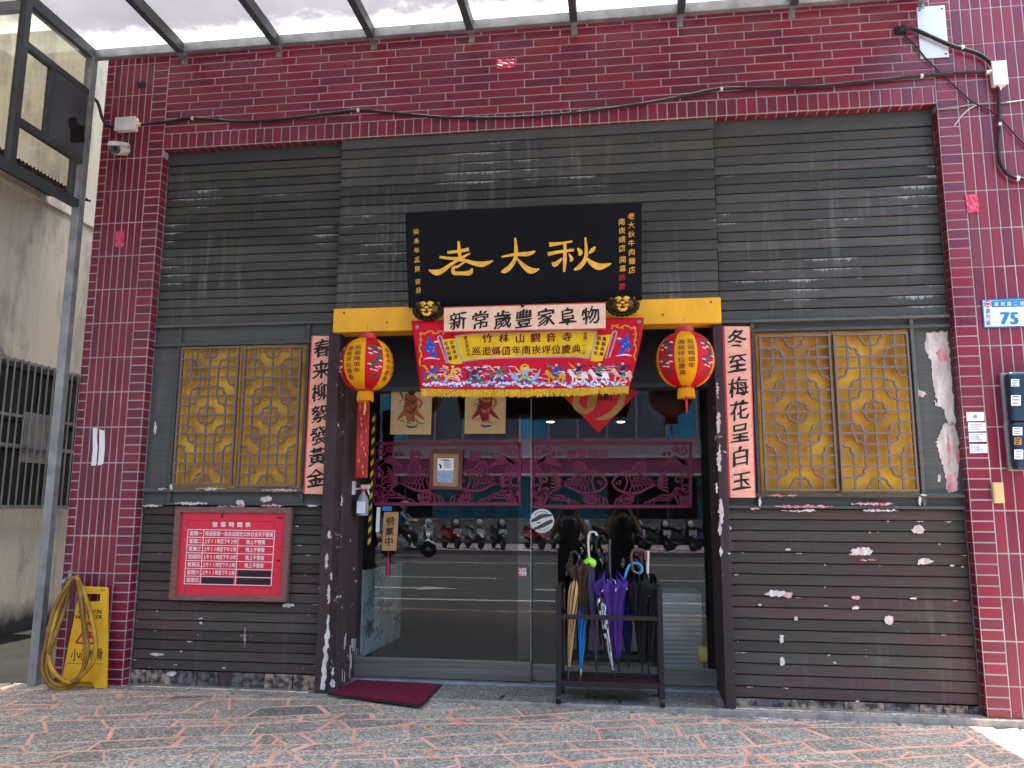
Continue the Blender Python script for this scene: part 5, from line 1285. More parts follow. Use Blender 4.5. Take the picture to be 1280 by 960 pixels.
# ------------------------------------------------------------------ door mat
dm = MB(); ZM = LEDGE_Z + .003
mt = [G(409, 868, ZM), G(527, 884, ZM), G(553, 857, ZM), G(444, 851, ZM)]
mat_o = thing('door_mat', 'crimson door mat with black rim lying before the sliding door', 'mat', (mt[0]+mt[2])/2)
ctr = (mt[0]+mt[2])/2
zoff = V((0, 0, .012))
MB().hexa([p - V((0, 0, .002)) for p in mt] + [p + V((0, 0, .006)) for p in mt]).build('rim', M_RUBBER, mat_o)
inn = [p.lerp(ctr, .05) for p in mt]
MB().hexa([p + V((0, 0, .0062)) for p in inn] + [p + V((0, 0, .013)) for p in inn]).build('pile', mat('crimson_pile', (.20, .003, .030), .95, c2=(.14, .002, .02), scale=60, bump=.9, bscale=260), mat_o)

# ------------------------------------------------------------------ things on and around the glass
GZ = GY-.008
M_KRAFT = mat('straw_paper', (.58, .44, .22), .7, c2=(.50, .37, .17), scale=6)
def poster(q, label, robe, robe2, cx):
    t = thing('folk_print', label, 'poster', (P(*q[2], GZ)+P(*q[3], GZ))/2, 'folk prints on the glass')
    MB().poly(q, lambda u, v, o: P(u, v, GZ-.004) + V((0, o, 0)), .003).build('sheet', M_KRAFT, t)
    r = random.Random(int(cx)); A_ = {}
    def B(m): return A_.setdefault(m.name, (m, MB()))[1]
    mp = [wall_map(GZ-.0048-.0005*k) for k in range(10)]
    dk = mat('print_dark', (.05, .022, .018), .7); fl = mat('print_skin', (.42, .16, .06), .7); bl = mat('print_blue', (.05, .10, .18), .7)
    y = q[0][1]
    # a generic guardian figure in a swirling robe
    B(robe).brush([(cx-2, y+18, 10), (cx+1, y+30, 17), (cx-1, y+42, 13), (cx+1, y+54, 9)], mp[0]); B(robe).brush([(cx-16, y+52, 1.5), (cx-9, y+44, 6), (cx, y+36, 8)], mp[1]); B(robe).brush([(cx+3, y+38, 7), (cx+11, y+46, 5), (cx+18, y+52, 1.2)], mp[1])
    B(robe2).brush([(cx-7, y+24, 2), (cx+2, y+30, 4), (cx+9, y+24, 2)], mp[3]); B(robe2).brush([(cx-5, y+40, 2), (cx+2, y+43, 4), (cx+6, y+38, 2)], mp[3])
    B(fl).dot(cx+2, y+12, 5, 5.5, mp[4]); B(dk).brush([(cx-8, y+9, 3), (cx-3, y+4, 5), (cx+4, y+3, 5), (cx+10, y+8, 3)], mp[5]); B(dk).brush([(cx-2, y+17, 3), (cx+2, y+19, 5), (cx+6, y+16, 2)], mp[5])
    B(fl).brush([(cx+7, y+24, 3.5), (cx+14, y+30, 3.5), (cx+11, y+37, 3)], mp[4]); B(dk).brush([(cx-13, y+2, 1), (cx-14, y+14, 2), (cx-9, y+24, 1)], mp[5])
    for k in range(18):
        x0 = cx+r.uniform(-11, 11); y0 = y+r.uniform(18, 56); B(dk).brush([(x0, y0, .5), (x0+r.uniform(-4, 4), y0+2, .8), (x0+r.uniform(-6, 6), y0+5, .4)], mp[7])
    B(bl).brush([(cx-5, y+59, 2), (cx, y+61, 3), (cx+8, y+60, 2)], mp[2]); B(bl).brush([(cx-9, y+34, 1), (cx-7, y+38, 2), (cx-9, y+43, 1)], mp[6])
    for k in range(4): B(robe2).brush([(cx-13+k*8, y+55, .8), (cx-10+k*8, y+52+k % 2*4, 1.2), (cx-6+k*8, y+56, .7)], mp[6])
    for m, b in A_.values(): b.build('printed_figure', m, t, recalc=False)
poster([(490, 473), (541, 473), (538.5, 543), (487.5, 543)], 'straw coloured folk print of an orange robed figure behind the left lantern', mat('print_orange', (.42, .12, .025), .7), mat('print_brown', (.18, .07, .025), .7), 513)
poster([(582, 472), (633, 472), (631.5, 542), (580.5, 542)], 'straw coloured folk print of a crimson robed figure under the banner', mat('print_crimson', (.30, .012, .035), .7), mat('print_ochre', (.40, .24, .06), .7), 606)
# framed certificate
fc = thing('framed_certificate', 'small certificate in a brown wooden frame hung on the left glass door', 'picture frame', P(558, 611, GZ))
o4 = [(537.5, 561), (578.5, 562), (577, 612.5), (536, 611.5)]; i4 = [(541.5, 566.5), (574, 567), (573, 608.5), (540.5, 607.5)]
for k in range(4): MB().poly([o4[k], o4[(k+1) % 4], i4[(k+1) % 4], i4[k]], wall_map(GZ-.022), .02).build('frame_rail', mat('walnut_frame', (.13, .035, .022), .45, c2=(.09, .022, .015), scale=14), fc, bevel=.002)
MB().poly(i4, wall_map(GZ-.010), .004).build('mount', mat('tan_mount', (.36, .21, .10), .7), fc)
MB().poly([(547, 573), (567, 573), (566.5, 603), (546.5, 602.5)], wall_map(GZ-.0115), .001).build('paper', M_PAPER, fc)
b = MB(); b.poly([(547, 588), (567, 588), (566.5, 603), (546.5, 602.5)], wall_map(GZ-.0125)); b.build('picture', mat('certificate_picture', (.16, .27, .36), .5, c2=(.35, .42, .46), scale=60), fc)
b = MB()
for k in range(5): b.brush([(555, 576+k*2, .7), (565-k % 2*2, 576+k*2, .7)], wall_map(GZ-.0128))
b.brush([(549, 580, 1.5), (551, 583, 2.5), (550, 586, 1)], wall_map(GZ-.0128)); b.brush([(551, 575, 1), (561, 575, 1)], wall_map(GZ-.0128)); b.build('print', M_INK, fc)
# red diamond couplet cloth
dc = thing('red_diamond_cloth', 'red diamond shaped paper with gold brush character under the banner', 'decoration', P(748, 541, GY+.03))
mpd = lambda o: wall_map(GY+.030-o)
MB().poly([(699, 490), (752, 436), (797, 491), (748, 541)], mpd(0), .003).build('paper', mat('scarlet_paper', (.62, .015, .03), .5), dc)
b = MB(); b.brush([(722, 492, 5), (720, 506, 9), (730, 514, 8), (741, 508, 6), (744, 490, 6)], mpd(.002)); b.brush([(731, 478, 4), (738, 492, 6), (736, 508, 5)], mpd(.0026)); b.brush([(780, 488, 6), (774, 508, 8), (760, 520, 7), (746, 524, 3)], mpd(.002))
b.build('gold_stroke', mat('dull_gold', (.55, .32, .09), .4, .4), dc)
b = MB()
for i, ch in enumerate('招財'): b.text(ch, mpd(.003), 752+i*9, 496, 11, bold=.03)
b.build('black_stroke', M_INK, dc, recalc=False)
# striped pole, red hanging strip, hand spray, small plates on the left reveal
sp0, sp1 = P(468, 516, GY-.06), P(462, 682, GY-.06)
t = thing('striped_corner_strip', 'black and yellow striped safety strip at the left edge of the glass door', 'safety strip', sp1)
MB().bar(sp1, sp0, .022, .02).build('core', mat('safety_black', (.012, .012, .012), .5), t)
n = 12
for i in range(n):
    a = sp1.lerp(sp0, (i+.1)/n); c = sp1.lerp(sp0, (i+.55)/n); d = V((.011, 0, 0)); u_ = V((0, -.0112, .02)); f_ = V((0, -.0112, -.005))
    MB().add([a-d+f_, a+d+u_, c+d+u_, c-d+f_], [(0, 1, 2, 3)]).build('yellow_band', mat('safety_yellow', (.70, .46, .01), .5), t)
rs_ = thing('red_ribbon_strip', 'narrow red cloth strip hanging below the left lantern', 'ribbon', P(452, 597, .12))
b = MB(); N_ = 18
for k in range(N_+1):
    v = k/N_
    for i in range(5):
        u = i/4; p = P(447.5-3*v+15*u, 500+97*v, .18 + .012*math.sin(v*9+u*2)); b.v.append(p)
b.f = [(k*5+i, k*5+i+1, (k+1)*5+i+1, (k+1)*5+i) for k in range(N_) for i in range(4)]; b.m = [0]*len(b.f)
b.build('cloth', mat('ribbon_red', (.50, .008, .03), .5, c2=(.40, .05, .02), scale=50), rs_, smooth='all')
b = MB()
for k in range(12): x = 449+rf.uniform(0, 9); y = 506+k*7.5; b.brush([(x-2.6*(k/12), y, .5), (x+1.5-2.6*(k/12), y+2, 1.0), (x+.5-2.6*(k/12), y+5, .5)], wall_map(.160))
tag(b.build('gold_fleck', M_GOLD, rs_, recalc=False), kind='stuff')
sb = thing('spray_bottle', 'clear hand spray bottle with white trigger hung on the left door reveal', 'bottle', P(453, 645, .3))
SY = .33
def sbp(px, py): return P(px, py, SY)
c0 = sbp(453, 645); hgt = sbp(453, 615).z - c0.z
MB().lathe([(.02, 0), (.042, .004), (.044, .02), (.044, hgt*.62), (.032, hgt*.82), (.016, hgt*.95), (.016, hgt)], 18, c0).build('bottle', mat('clear_bottle', (.32, .31, .33), .15, c2=(.25, .25, .27), scale=3), sb, smooth=True)
MB().lathe([(.0205, hgt), (.0205, hgt+.022)], 14, c0).build('neck_ring', M_RED, sb)
MB().box(c0 + V((-.016, -.02, hgt+.0225)), c0 + V((.05, .02, hgt+.055))).build('trigger_head', M_WHITE, sb, bevel=.006)
MB().bar(c0 + V((.035, 0, hgt+.022)), c0 + V((.05, 0, hgt-.02)), .014, .01).build('trigger', M_WHITE, sb)
MB().box(c0 + V((-.03, -.046, hgt*.12)), c0 + V((.034, -.0445, hgt*.60))).build('label', M_PAPER, sb)
MB().box((-2.0, c0.y-.03, c0.z+hgt-.02), (-1.985, c0.y+.03, c0.z+hgt+.08)).build('hook_plate', M_WHITE, sb, bevel=.003)
MB().tube([(-1.985, c0.y, c0.z+hgt+.02), c0 + V((0, 0, hgt+.03))], .006, 6).build('hook', M_WHITE, sb)
wsn = thing('open_sign', 'narrow wooden plaque with black characters hung on the glass', 'sign', P(487, 688, GZ))
MB().poly([(480, 640), (498, 640), (495.5, 688.5), (477, 688.5)], wall_map(GZ-.012), .010).build('board', mat('pine_board', (.46, .25, .09), .5, c2=(.36, .17, .05), scale=5, stretch=(8, 1, .6)), wsn, bevel=.002)
b = MB()
for ch, x, y in zip('營業中', (488, 487, 486), (652, 664.5, 677)): b.text(ch, wall_map(GZ-.0135), x, y, 11.5, bold=.012, kai=.1)
b.build('lettering', M_INK, wsn, recalc=False)
MB().poly([(478, 633), (489.5, 633), (489.5, 638.5), (478, 638.5)], wall_map(GZ-.018), .008).build('clip', mat('clip_blue', (.02, .2, .55), .4), wsn, bevel=.002)
tz = P(485.5, 690, GZ-.01); MB().tube([tz + V((0, 0, .01)), tz + V((0, 0, -.05)), tz + V((0, 0, -.06)), tz + V((0, 0, -.17))], [.003, .004, .012, .017], 8).build('tassel', mat('tassel_crimson', (.35, .008, .06), .6), wsn)
sticker('white_plate', 'small narrow white label beside the wooden plaque on the glass', 'label', [(471, 634), (475.5, 634), (474, 665), (469.5, 665)], GZ-.003, M_PAPER)
rd = sticker('round_sticker', 'round cream sticker with dark stripes on the right glass door', 'sticker', [(677.5+15*math.cos(a), 651+15*math.sin(a)) for a in [i*math.pi/14 for i in range(28)]], GY+.037, mat('cream_sticker', (.66, .64, .55), .5))
b = MB(); mp = wall_map(GY+.0355)
b.brush([(664, 652, 2), (670, 649, 5), (678, 645, 5), (690, 644, 2.5)], mp); b.brush([(667, 662, 2.5), (678, 657, 5), (688, 652, 5), (691, 651, 2)], mp); b.brush([(671, 653.5, 1.6), (676, 653.5, 1.6)], mp)
for a in range(-3, 4): x = 677.5+11.5*math.sin(a*.28); b.dot(x, 651+12*math.cos(a*.28), .8, 1, mp, 6); b.dot(677.5+11*math.sin(a*.28), 651-12*math.cos(a*.28), .8, 1, mp, 6)
b.build('print', mat('sticker_grey', (.06, .06, .06), .6), rd, recalc=False)
fk = thing('fortune_sticker', 'tiny red and white lucky character sticker low on the glass', 'sticker', P(653, 722, GZ))
MB().poly([(647, 709), (659, 709), (659, 721), (647, 721)], wall_map(GZ-.003), .001).build('field', mat('sticker_red2', (.42, .02, .03), .5), fk)
MB().text('福', wall_map(GZ-.0045), 653, 715, 11, bold=.01).build('character', M_PAPER, fk, recalc=False)

# interior pieces seen through the glass
M_FLORAL = mat('floral_panel', (.62, .66, .66), .6, c2=(.36, .41, .40), scale=7, var=.6, detail=3)
ct = thing('counter', 'floral papered counter side just inside the glass at left', 'counter', G(475, 806, .035))
p0 = G(452, 822, .035); p1 = G(500, 797, .035); hh = 1.02
dx = V((-.35, 0, 0))
MB().hexa([p0, p1, p1+dx, p0+dx] + [q + V((0, 0, .72)) for q in (p0, p1, p1+dx, p0+dx)]).build('side', M_FLORAL, ct, bevel=.004)
MB().hexa([q + V((0, 0, .721)) for q in (p0+V((.02, -.01, 0)), p1+V((.02, .02, 0)), p1+dx, p0+dx)] + [q + V((0, 0, .75)) for q in (p0+V((.02, -.01, 0)), p1+V((.02, .02, 0)), p1+dx, p0+dx)]).build('top', M_BLACK, ct, bevel=.003)
b = MB(); rr = random.Random(8); fm = lambda u, v, o: p0.lerp(p1, u) + V((.0015 + o, 0, v))
for k in range(14):
    u0, v0 = rr.uniform(.1, .9), rr.uniform(.08, .64)
    for j in range(5): a = j*1.26+k; b.brush([(u0, v0, .01), (u0+.07*math.cos(a), v0+.05*math.sin(a), .04), (u0+.13*math.cos(a), v0+.085*math.sin(a), .008)], fm, sub=2)
b.build('flower_print', mat('flower_grey', (.30, .33, .31), .7), ct, recalc=False)
il = P(838, 500, .95)
lt = thing('dark_lantern', 'dark round lantern hanging inside behind the right glass door', 'lantern', il)
MB().lathe([(.05, .22)] + [(.24*math.cos(a)**.8+.004*(i % 2), .22*math.sin(a)) for i, a in enumerate([1.3-2.6*k/24 for k in range(25)])] + [(.05, -.22)], 28, il).build('shade', mat('dark_lantern_paper', (.03, .010, .010), .5), lt, smooth='all')
MB().tube([il + V((0, 0, .2)), (il.x, il.y, 2.75)], .004, 6).build('cord', M_BLACK, lt)
MB().tube([il + V((0, 0, -.21)), il + V((0, 0, -.3)), il + V((0, 0, -.42))], [.004, .02, .012], 8).build('tassel', M_BLACK, lt)
sh = thing('ribbed_cabinet', 'pale ribbed metal cabinet inside behind the right glass door', 'cabinet', G(862, 842, .03))
p0 = G(826, 838, .03); p1 = G(880, 840, .03); y_ = p0.y
MB().box((p0.x, y_, .03), (p1.x, y_+.5, .62)).build('body', mat('cabinet_grey', (.42, .45, .46), .4, .3), sh, bevel=.005)
for k in range(16): MB().box((p0.x+.01, y_-.008, .05+k*.035), (p1.x-.01, y_-.001, .05+k*.035+.022)).build('rib', mat('cabinet_grey', (.42, .45, .46), .4, .3), sh, bevel=.003)
tr_ = P(878, 818, GY+.12); tag(MB().lathe([(.022, -.03), (.055, -.03), (.06, 0), (.055, .03), (.022, .03)], 16, tr_, 'x').build('tape_roll', mat('tape_yellow', (.62, .45, .03), .4), smooth=True), 'yellow tape roll inside the right glass edge near the floor', 'tape')
for px, py in ((688, 526), (776, 526)):
    q = PP(px, py, V((0, 0, 2.74)), V((0, 0, 1)))
    if q.y > 4.3 or q.y < .8: q = P(px, py, 3.0)
    em, t__, N, L, b_ = nodes('downlight_glow'); b_.inputs['Emission Color'].default_value = (1, .72, .35, 1); b_.inputs['Emission Strength'].default_value = 6
    d_ = thing('ceiling_downlight', 'small lit ceiling downlight inside the shop seen at ' + ('left' if px < 700 else 'right') + ' of the red diamond', 'lamp', q, 'lit downlights inside')
    MB().lathe([(.055, 0), (.055, -.01), (.04, -.012)], 16, q).build('rim', M_WHITE, d_); MB().lathe([(.038, -.0125), (.036, -.016)], 16, q).build('lamp', em, d_)
    MB().tube([q + V((0, 0, .001)), (q.x, q.y, 2.75)], .01, 6).build('stem', M_BLACK, d_)

# ------------------------------------------------------------------ umbrella rack
ZG = LEDGE_Z
RF = G(693, 880, ZG).y; RB = RF + .30
xl, xr = P(698, 800, RF).x, P(826, 800, RF).x
M_RACK = mat('rack_wood', (.016, .011, .012), .5, c2=(.009, .007, .008), scale=12, stretch=(1, 1, .2))
rack = thing('umbrella_rack', 'dark wheeled umbrella rack standing before the right sliding door', 'umbrella rack', ((xl+xr)/2, (RF+RB)/2, ZG))
zt = P(700, 733, RF).z; zm = P(760, 772, RF).z; zb_ = P(760, 856, RF).z
for x in (xl, xr):
    for y in (RF, RB): MB().box((x-.017, y-.014, ZG+.065), (x+.017, y+.014, zt)).build('post', M_RACK, rack, bevel=.003)
    for z in (zm, zb_): MB().bar((x, RF+.0145, z), (x, RB-.0145, z), .022, .03).build('side_rail', M_RACK, rack, bevel=.002)
    MB().bar((x, RF+.0145, zt-.02), (x, RB-.0145, zt-.02), .022, .028).build('side_rail', M_RACK, rack, bevel=.002)
for y in (RF, RB):
    for z, h in ((zm, .028), (zb_, .034)): MB().bar((xl+.0175, y, z), (xr-.0175, y, z), .022, h).build('long_rail', M_RACK, rack, bevel=.002)
MB().box((xl+.018, RF+.012, zb_-.02), (xr-.018, RB-.012, zb_-.008)).build('drip_tray', mat('tray_red', (.06, .016, .02), .5), rack)
for x in (xl, xr):
    for y in (RF, RB):
        w_ = MB().lathe([(.010, -.018), (.030, -.017), (.033, -.009), (.033, .009), (.030, .017), (.010, .018)], 14, (x, y, ZG+.0332), 'x').build('castor', M_BLACK, rack, smooth=True)
        MB().box((x-.02, y-.012, ZG+.05), (x+.022, y+.012, ZG+.0648)).build('fork', M_STEEL_D, w_)
def Uq(u, v, Y): return P(690+u/4.366, 670+v/4.366, Y)
def umbrella(label, top, tip, Y, Y2, rad, m, hand=None, hm_=None, shaft_top=None, stripe=None, stripe_n=8, twist=1.2, flare=0., tipc=None, frill=None, n=8):
    A0, B0 = Uq(*top, Y), Uq(*tip, Y2); ax = B0-A0; Ln = ax.length; d = ax.normalized()
    t = thing('umbrella', label, 'umbrella', B0, 'umbrellas standing in the rack')
    q = d.to_track_quat('Z', 'Y').to_matrix(); seg = n*8; k = 16; b = MB()
    for i in range(k+1):
        s = i/k; prof = min(1, s*2.5+.72)*(1-.80*s**1.1) + flare*math.exp(-((s-.16)/.14)**2)
        for j in range(seg):
            a = 2*math.pi*j/seg; pl = abs(math.sin(a*n/2 + .3*math.sin(s*5)))
            r_ = rad*prof*(.62+.40*pl + .10*math.sin(2*a+s*4+rad*50) + .05*math.sin(3*a+s*6)); tw = a + twist*s
            b.v.append(A0 + q @ V((r_*math.cos(tw), r_*math.sin(tw), Ln*.86*s + (.055*rad/.07*abs(math.sin(a*n/2)) + .02*math.sin(a*2+rad*90))*(1 if i == 0 else .5 if i == 1 else 0))))
    for i in range(k):
        for j in range(seg):
            b.f.append((i*seg+j, i*seg+(j+1) % seg, (i+1)*seg+(j+1) % seg, (i+1)*seg+j))
            b.m.append(1 if stripe and ((j % 8) in (3, 4) if stripe_n == 8 else rf.random() < .45) else 0)
    b.build('canopy', [m] + ([stripe] if stripe else []), t, smooth='all')
    MB().tube([A0 - d*.02, B0], .0052, 7).build('shaft', M_STEEL_D, t)
    MB().tube([A0 + d*Ln*.86, B0], [.009, .005], 8).build('ferrule', tipc or M_BLACK, t)
    if frill:
        e = MB()
        for j in range(n): 
            a = 2*math.pi*j/n; r_ = rad*(.9+flare*.6); pts = [A0 + q @ V((r_*s2*math.cos(a+.5*s2), r_*s2*math.sin(a+.5*s2), Ln*.02+Ln*.14*s2)) for s2 in (.45, .8, 1.05, 1.15)]
            e.tube(pts, .0035, 5)
        e.build('trim', frill, t)
    if hand:
        st_ = Uq(*hand[0], Y); MB().tube([A0, A0.lerp(st_, .5), st_], .0055, 7).build('rod', M_STEEL, t)
        MB().tube([V(p) for p in spline([tuple(Uq(u, v, Y)) for u, v in hand], 6)], .0098, 9).build('handle', hm_ or M_BLACK, t, smooth='all')
    return t
ym = (RF+RB)/2
fab = lambda n, c, c2=None: mat('fabric_'+n, c, .7, c2=c2, scale=14, spec=.2, bump=.15, bscale=200)
FK, FT, FBR, FB, FP, FN, FSL = fab('black', (.005, .005, .007)), fab('tan', (.50, .31, .13), (.42, .25, .10)), fab('brown', (.055, .028, .022)), fab('blue', (.015, .22, .62)), fab('purple', (.070, .022, .19), (.035, .010, .10)), fab('navy', (.012, .02, .075)), fab('slate', (.055, .045, .085))
M_CHR = mat('chrome', (.6, .6, .62), .2, .9); M_BRH = mat('brown_handle', (.12, .045, .03), .4); M_LBH = mat('light_blue_handle', (.06, .42, .68), .35)
umbrella('tan umbrella with dark stripes at the left of the rack', (122, 240), (88, 790), RF+.10, RF+.06, .040, FT, stripe=FK, tipc=M_STEEL_D)
umbrella('brown rumpled umbrella with black crook handle at left of rack', (150, 110), (190, 560), RF+.13, RF+.15, .074, FBR, hand=[(148, 120), (112, 200), (100, 120), (112, 88), (132, 90), (140, 110)], hm_=M_BLACK, flare=.35)
umbrella('bright blue umbrella with black stripes beside the tan umbrella', (172, 330), (155, 790), RF+.16, RF+.11, .040, FB, stripe=FK, tipc=M_CHR)
umbrella('slim slate umbrella with chrome crook and lime green cap', (205, 140), (247, 770), RF+.12, RF+.09, .034, FSL, hand=[(203, 135), (198, 40), (200, -5), (214, -22), (236, -18), (246, 0)], hm_=M_CHR)
umbrella('wide purple umbrella with pale trim in the middle of the rack', (318, 195), (366, 745), RF+.12, RF+.12, .100, FP, hand=[(316, 190), (314, 120), (313, 60), (318, 20)], hm_=M_STEEL_D, flare=.28, frill=mat('pale_trim', (.55, .55, .62), .5), twist=.7)
umbrella('black and white patterned umbrella tip crossing in front of purple one', (262, 330), (346, 800), RF+.055, RF+.045, .034, FK, stripe=fab('white', (.66, .66, .64)), stripe_n=3, twist=2.)
umbrella('black umbrella with brown crook handle at right of rack', (475, 205), (492, 750), RF+.10, RF+.10, .072, FK, hand=[(440, 190), (432, 120), (440, 84), (470, 74), (500, 84), (510, 110), (508, 130)], hm_=M_BRH, flare=.15)
umbrella('navy umbrella with light blue crook handle behind the purple one', (392, 240), (420, 720), RF+.20, RF+.22, .070, FN, hand=[(395, 235), (412, 180), (430, 155), (462, 148), (486, 165), (490, 190), (476, 204)], hm_=M_LBH, flare=.2)
umbrella('black umbrella with tan lines and straight pale handle at far right', (528, 225), (528, 760), RF+.13, RF+.15, .072, FK, hand=[(522, 205), (522, 160), (523, 120), (524, 82)], hm_=mat('pale_handle', (.62, .58, .54), .35), frill=mat('tan_trim', (.45, .30, .14), .6), flare=.35, twist=.5)
umbrella('black umbrella with thin dark handle standing behind the slate one', (275, 150), (290, 640), RF+.22, RF+.23, .060, FK, hand=[(262, 120), (240, 60), (250, 10), (275, 0), (290, 30)], hm_=M_BLACK)
lc = thing('lime_cap', 'lime green plastic cover pushed onto the slate umbrella handle', 'cover', Uq(204, 150, RF+.12))
for q_, r_ in (((190, 150), .030), ((205, 140), .034), ((222, 148), .026)):
    c = Uq(*q_, RF+.115); MB().lathe([(.004, -.03)] + [(r_*math.cos(a), .03*math.sin(a)) for a in (-1.2, -.7, -.2, .3, .8, 1.3)], 12, c).build('lobe', mat('lime', (.30, .75, .02), .4), lc, smooth='all')

# ------------------------------------------------------------------ across the street: what the door glass mirrors
FYB = -26.0
ob = thing('opposite_building', 'wide grey green office building across the road with magenta fascia and teal glass', 'building', (-3, FYB, 0))
MB().box((-26, FYB-.4, -.05), (18, FYB-8, 13)).build('wall', mat('facade_dark', (.34, .40, .39), .6, c2=(.24, .29, .28), scale=1), ob)
M_TEAL = mat('teal_glazing', (.04, .42, .58), .3, c2=(.03, .28, .42), scale=.6); M_GGL = mat('grey_glazing', (.12, .18, .19), .2, c2=(.07, .11, .12), scale=.5); M_MULL = mat('facade_mullion', (.5, .53, .53), .5)
x = -25.8; k = 0
while x < 17.6:
    for z0, z1 in ((4.2, 6.0), (6.3, 8.6), (9.0, 11.6)):
        wdw = MB().box((x+.06, FYB-.398, z0), (x+1.14, FYB-.36, z1)).build('window', M_TEAL if (k*7+int(z0)) % 5 == 0 else M_GGL, ob)
        MB().box((x, FYB-.397, z0-.1), (x+.055, FYB-.30, z1+.1)).build('frame', M_MULL, wdw)
    MB().box((x+.05, FYB-.398, .6), (x+1.15, FYB-.35, 2.55)).build('shopfront_pane', M_TEAL if (k//3) % 3 != 1 else M_BACK, ob)
    x += 1.2; k += 1
fa = MB()
for i in range(44):
    x0, x1 = -24+i, -23+i; yy = lambda q: FYB + .9 + .9*math.sin((q+24)/44*math.pi)
    fa.hexa([V((x0, FYB-.395, 2.65)), V((x1, FYB-.395, 2.65)), V((x1, yy(x1), 2.65)), V((x0, yy(x0), 2.65)), V((x0, FYB-.395, 3.25)), V((x1, FYB-.395, 3.25)), V((x1, yy(x1), 3.25)), V((x0, yy(x0), 3.25))])
fa.build('magenta_fascia', mat('magenta_fascia', (.58, .09, .24), .5), ob)
for z in (2.60, 3.27):
    tr2 = MB()
    for i in range(44):
        x0, x1 = -24+i, -23+i; yy = lambda q: FYB + .95 + .9*math.sin((q+24)/44*math.pi)
        tr2.bar((x0, yy(x0), z), (x1, yy(x1), z), .12, .09)
    tr2.build('fascia_trim', mat('fascia_white', (.7, .7, .7), .5), ob)
lw = thing('roadside_wall', 'low grey wall behind the parked scooters across the road', 'wall', (-3, -24.4, 0))
MB().box((-26, -24.3, -.03), (18, -24.5, .85)).build('body', M_CONC, lw, bevel=.02); MB().box((-26.05, -24.26, .851), (18.05, -24.54, .93)).build('coping', M_CONC, lw, bevel=.015)

# scooters parked in a row, one of them ridden
def scooter(label, paint):
    t = thing('motor_scooter', label, 'scooter', (0, 0, 0), 'scooters across the road')
    for x in (-.62, .62):
        w_ = MB().lathe([(.17, -.045), (.235, -.04), (.25, 0), (.235, .04), (.17, .045)], 20, (x, 0, .25), 'y').build('wheel', M_RUBBER, t, smooth=True)
        MB().lathe([(.03, -.05), (.168, -.035), (.168, .035), (.03, .05)], 12, (x, 0, .25), 'y').build('rim', M_STEEL, w_)
    def sweep(name, prof, m, bev=.02):      # (x, z0, z1, half width) sections
        b = MB()
        for x, z0, z1, h in prof:
            zc, r_ = (z0+z1)/2, (z1-z0)/2
            for j in range(12): a = 2*math.pi*j/12; b.v.append(V((x, h*math.cos(a), zc + r_*math.sin(a))))
        for i in range(len(prof)-1):
            for j in range(12): b.f.append((i*12+j, i*12+(j+1) % 12, (i+1)*12+(j+1) % 12, (i+1)*12+j)); b.m.append(0)
        b.f += [tuple(range(11, -1, -1)), tuple((len(prof)-1)*12+j for j in range(12))]; b.m += [0, 0]
        return b.build(name, m, t, smooth='all')
    sweep('rear_body', [(-.88, .55, .68, .05), (-.75, .42, .72, .14), (-.45, .36, .70, .17), (-.15, .30, .62, .15), (-.02, .24, .40, .14)], paint)
    sweep('floorboard', [(-.06, .20, .30, .16), (.25, .19, .28, .17), (.42, .22, .38, .14)], M_BLACK)
    sweep('leg_shield', [(.30, .26, .46, .16), (.40, .40, .72, .19), (.46, .62, .90, .17), (.44, .82, 1.0, .13)], paint)
    sweep('front_mudguard', [(.36, .40, .48, .06), (.60, .46, .54, .08), (.84, .34, .42, .05)], paint)
    sweep('seat', [(-.85, .70, .78, .09), (-.60, .70, .80, .15), (-.30, .68, .76, .15), (-.05, .62, .70, .10)], mat('seat_vinyl', (.02, .02, .022), .5))
    hb_ = MB().tube(spline([(.36, -.34, 1.02), (.42, -.2, 1.04), (.46, 0, 1.0), (.42, .2, 1.04), (.36, .34, 1.02)], 4), .016, 8).build('handlebar', M_BLACK, t, smooth='all')
    MB().lathe([(.02, .05), (.09, .03), (.10, 0)], 14, (.50, 0, .86), 'x').build('headlight', mat('headlamp_glass', (.75, .76, .78), .1), t, smooth=True)
    for s in (-1, 1):
        MB().tube([(.42, s*.2, 1.05), (.40, s*.28, 1.22)], .007, 6).build('mirror_stem', M_BLACK, hb_)
        mr = MB().lathe([(.02, -.012), (.06, -.008), (.06, .008)], 12, (.39, s*.30, 1.25), 'x').build('mirror', M_BLACK, t)
        MB().lathe([(.055, -.0125), (.05, -.014)], 12, (.39, s*.30, 1.25), 'x').build('glass', mat('mirror_glass', (.7, .7, .72), .05, 1), mr)
    MB().box((.60, -.14, .50), (.605, .14, .66)).build('number_plate', M_PAPER, t, bevel=.004)
    MB().tube([(-.02, .1, .22), (-.5, .13, .26), (-.85, .15, .34)], [.02, .045, .05], 10).build('exhaust', M_STEEL, t, smooth='all')
    MB().tube([(.62, 0, .25), (.52, 0, .62), (.44, 0, .95)], .028, 8).build('fork', M_STEEL_D, t)
    return t
paints = [('white', (.7, .7, .7)), ('black', (.02, .02, .022)), ('silver', (.4, .42, .43)), ('red', (.4, .03, .03)), ('navy', (.02, .04, .12))]
cyc = ['black', 'white', 'silver', 'black', 'red', 'white', 'navy', 'silver', 'black', 'white', 'black', 'navy', 'silver', 'red']
ords = 'first second third fourth fifth sixth seventh eighth ninth tenth eleventh twelfth thirteenth fourteenth fifteenth sixteenth seventeenth eighteenth nineteenth twentieth'.split()
spots = [(-10.5 + i*.80 + (.4 if i > 8 else 0), cyc[(i*3) % 14], ords[i]) for i in range(20)]
protos = {}
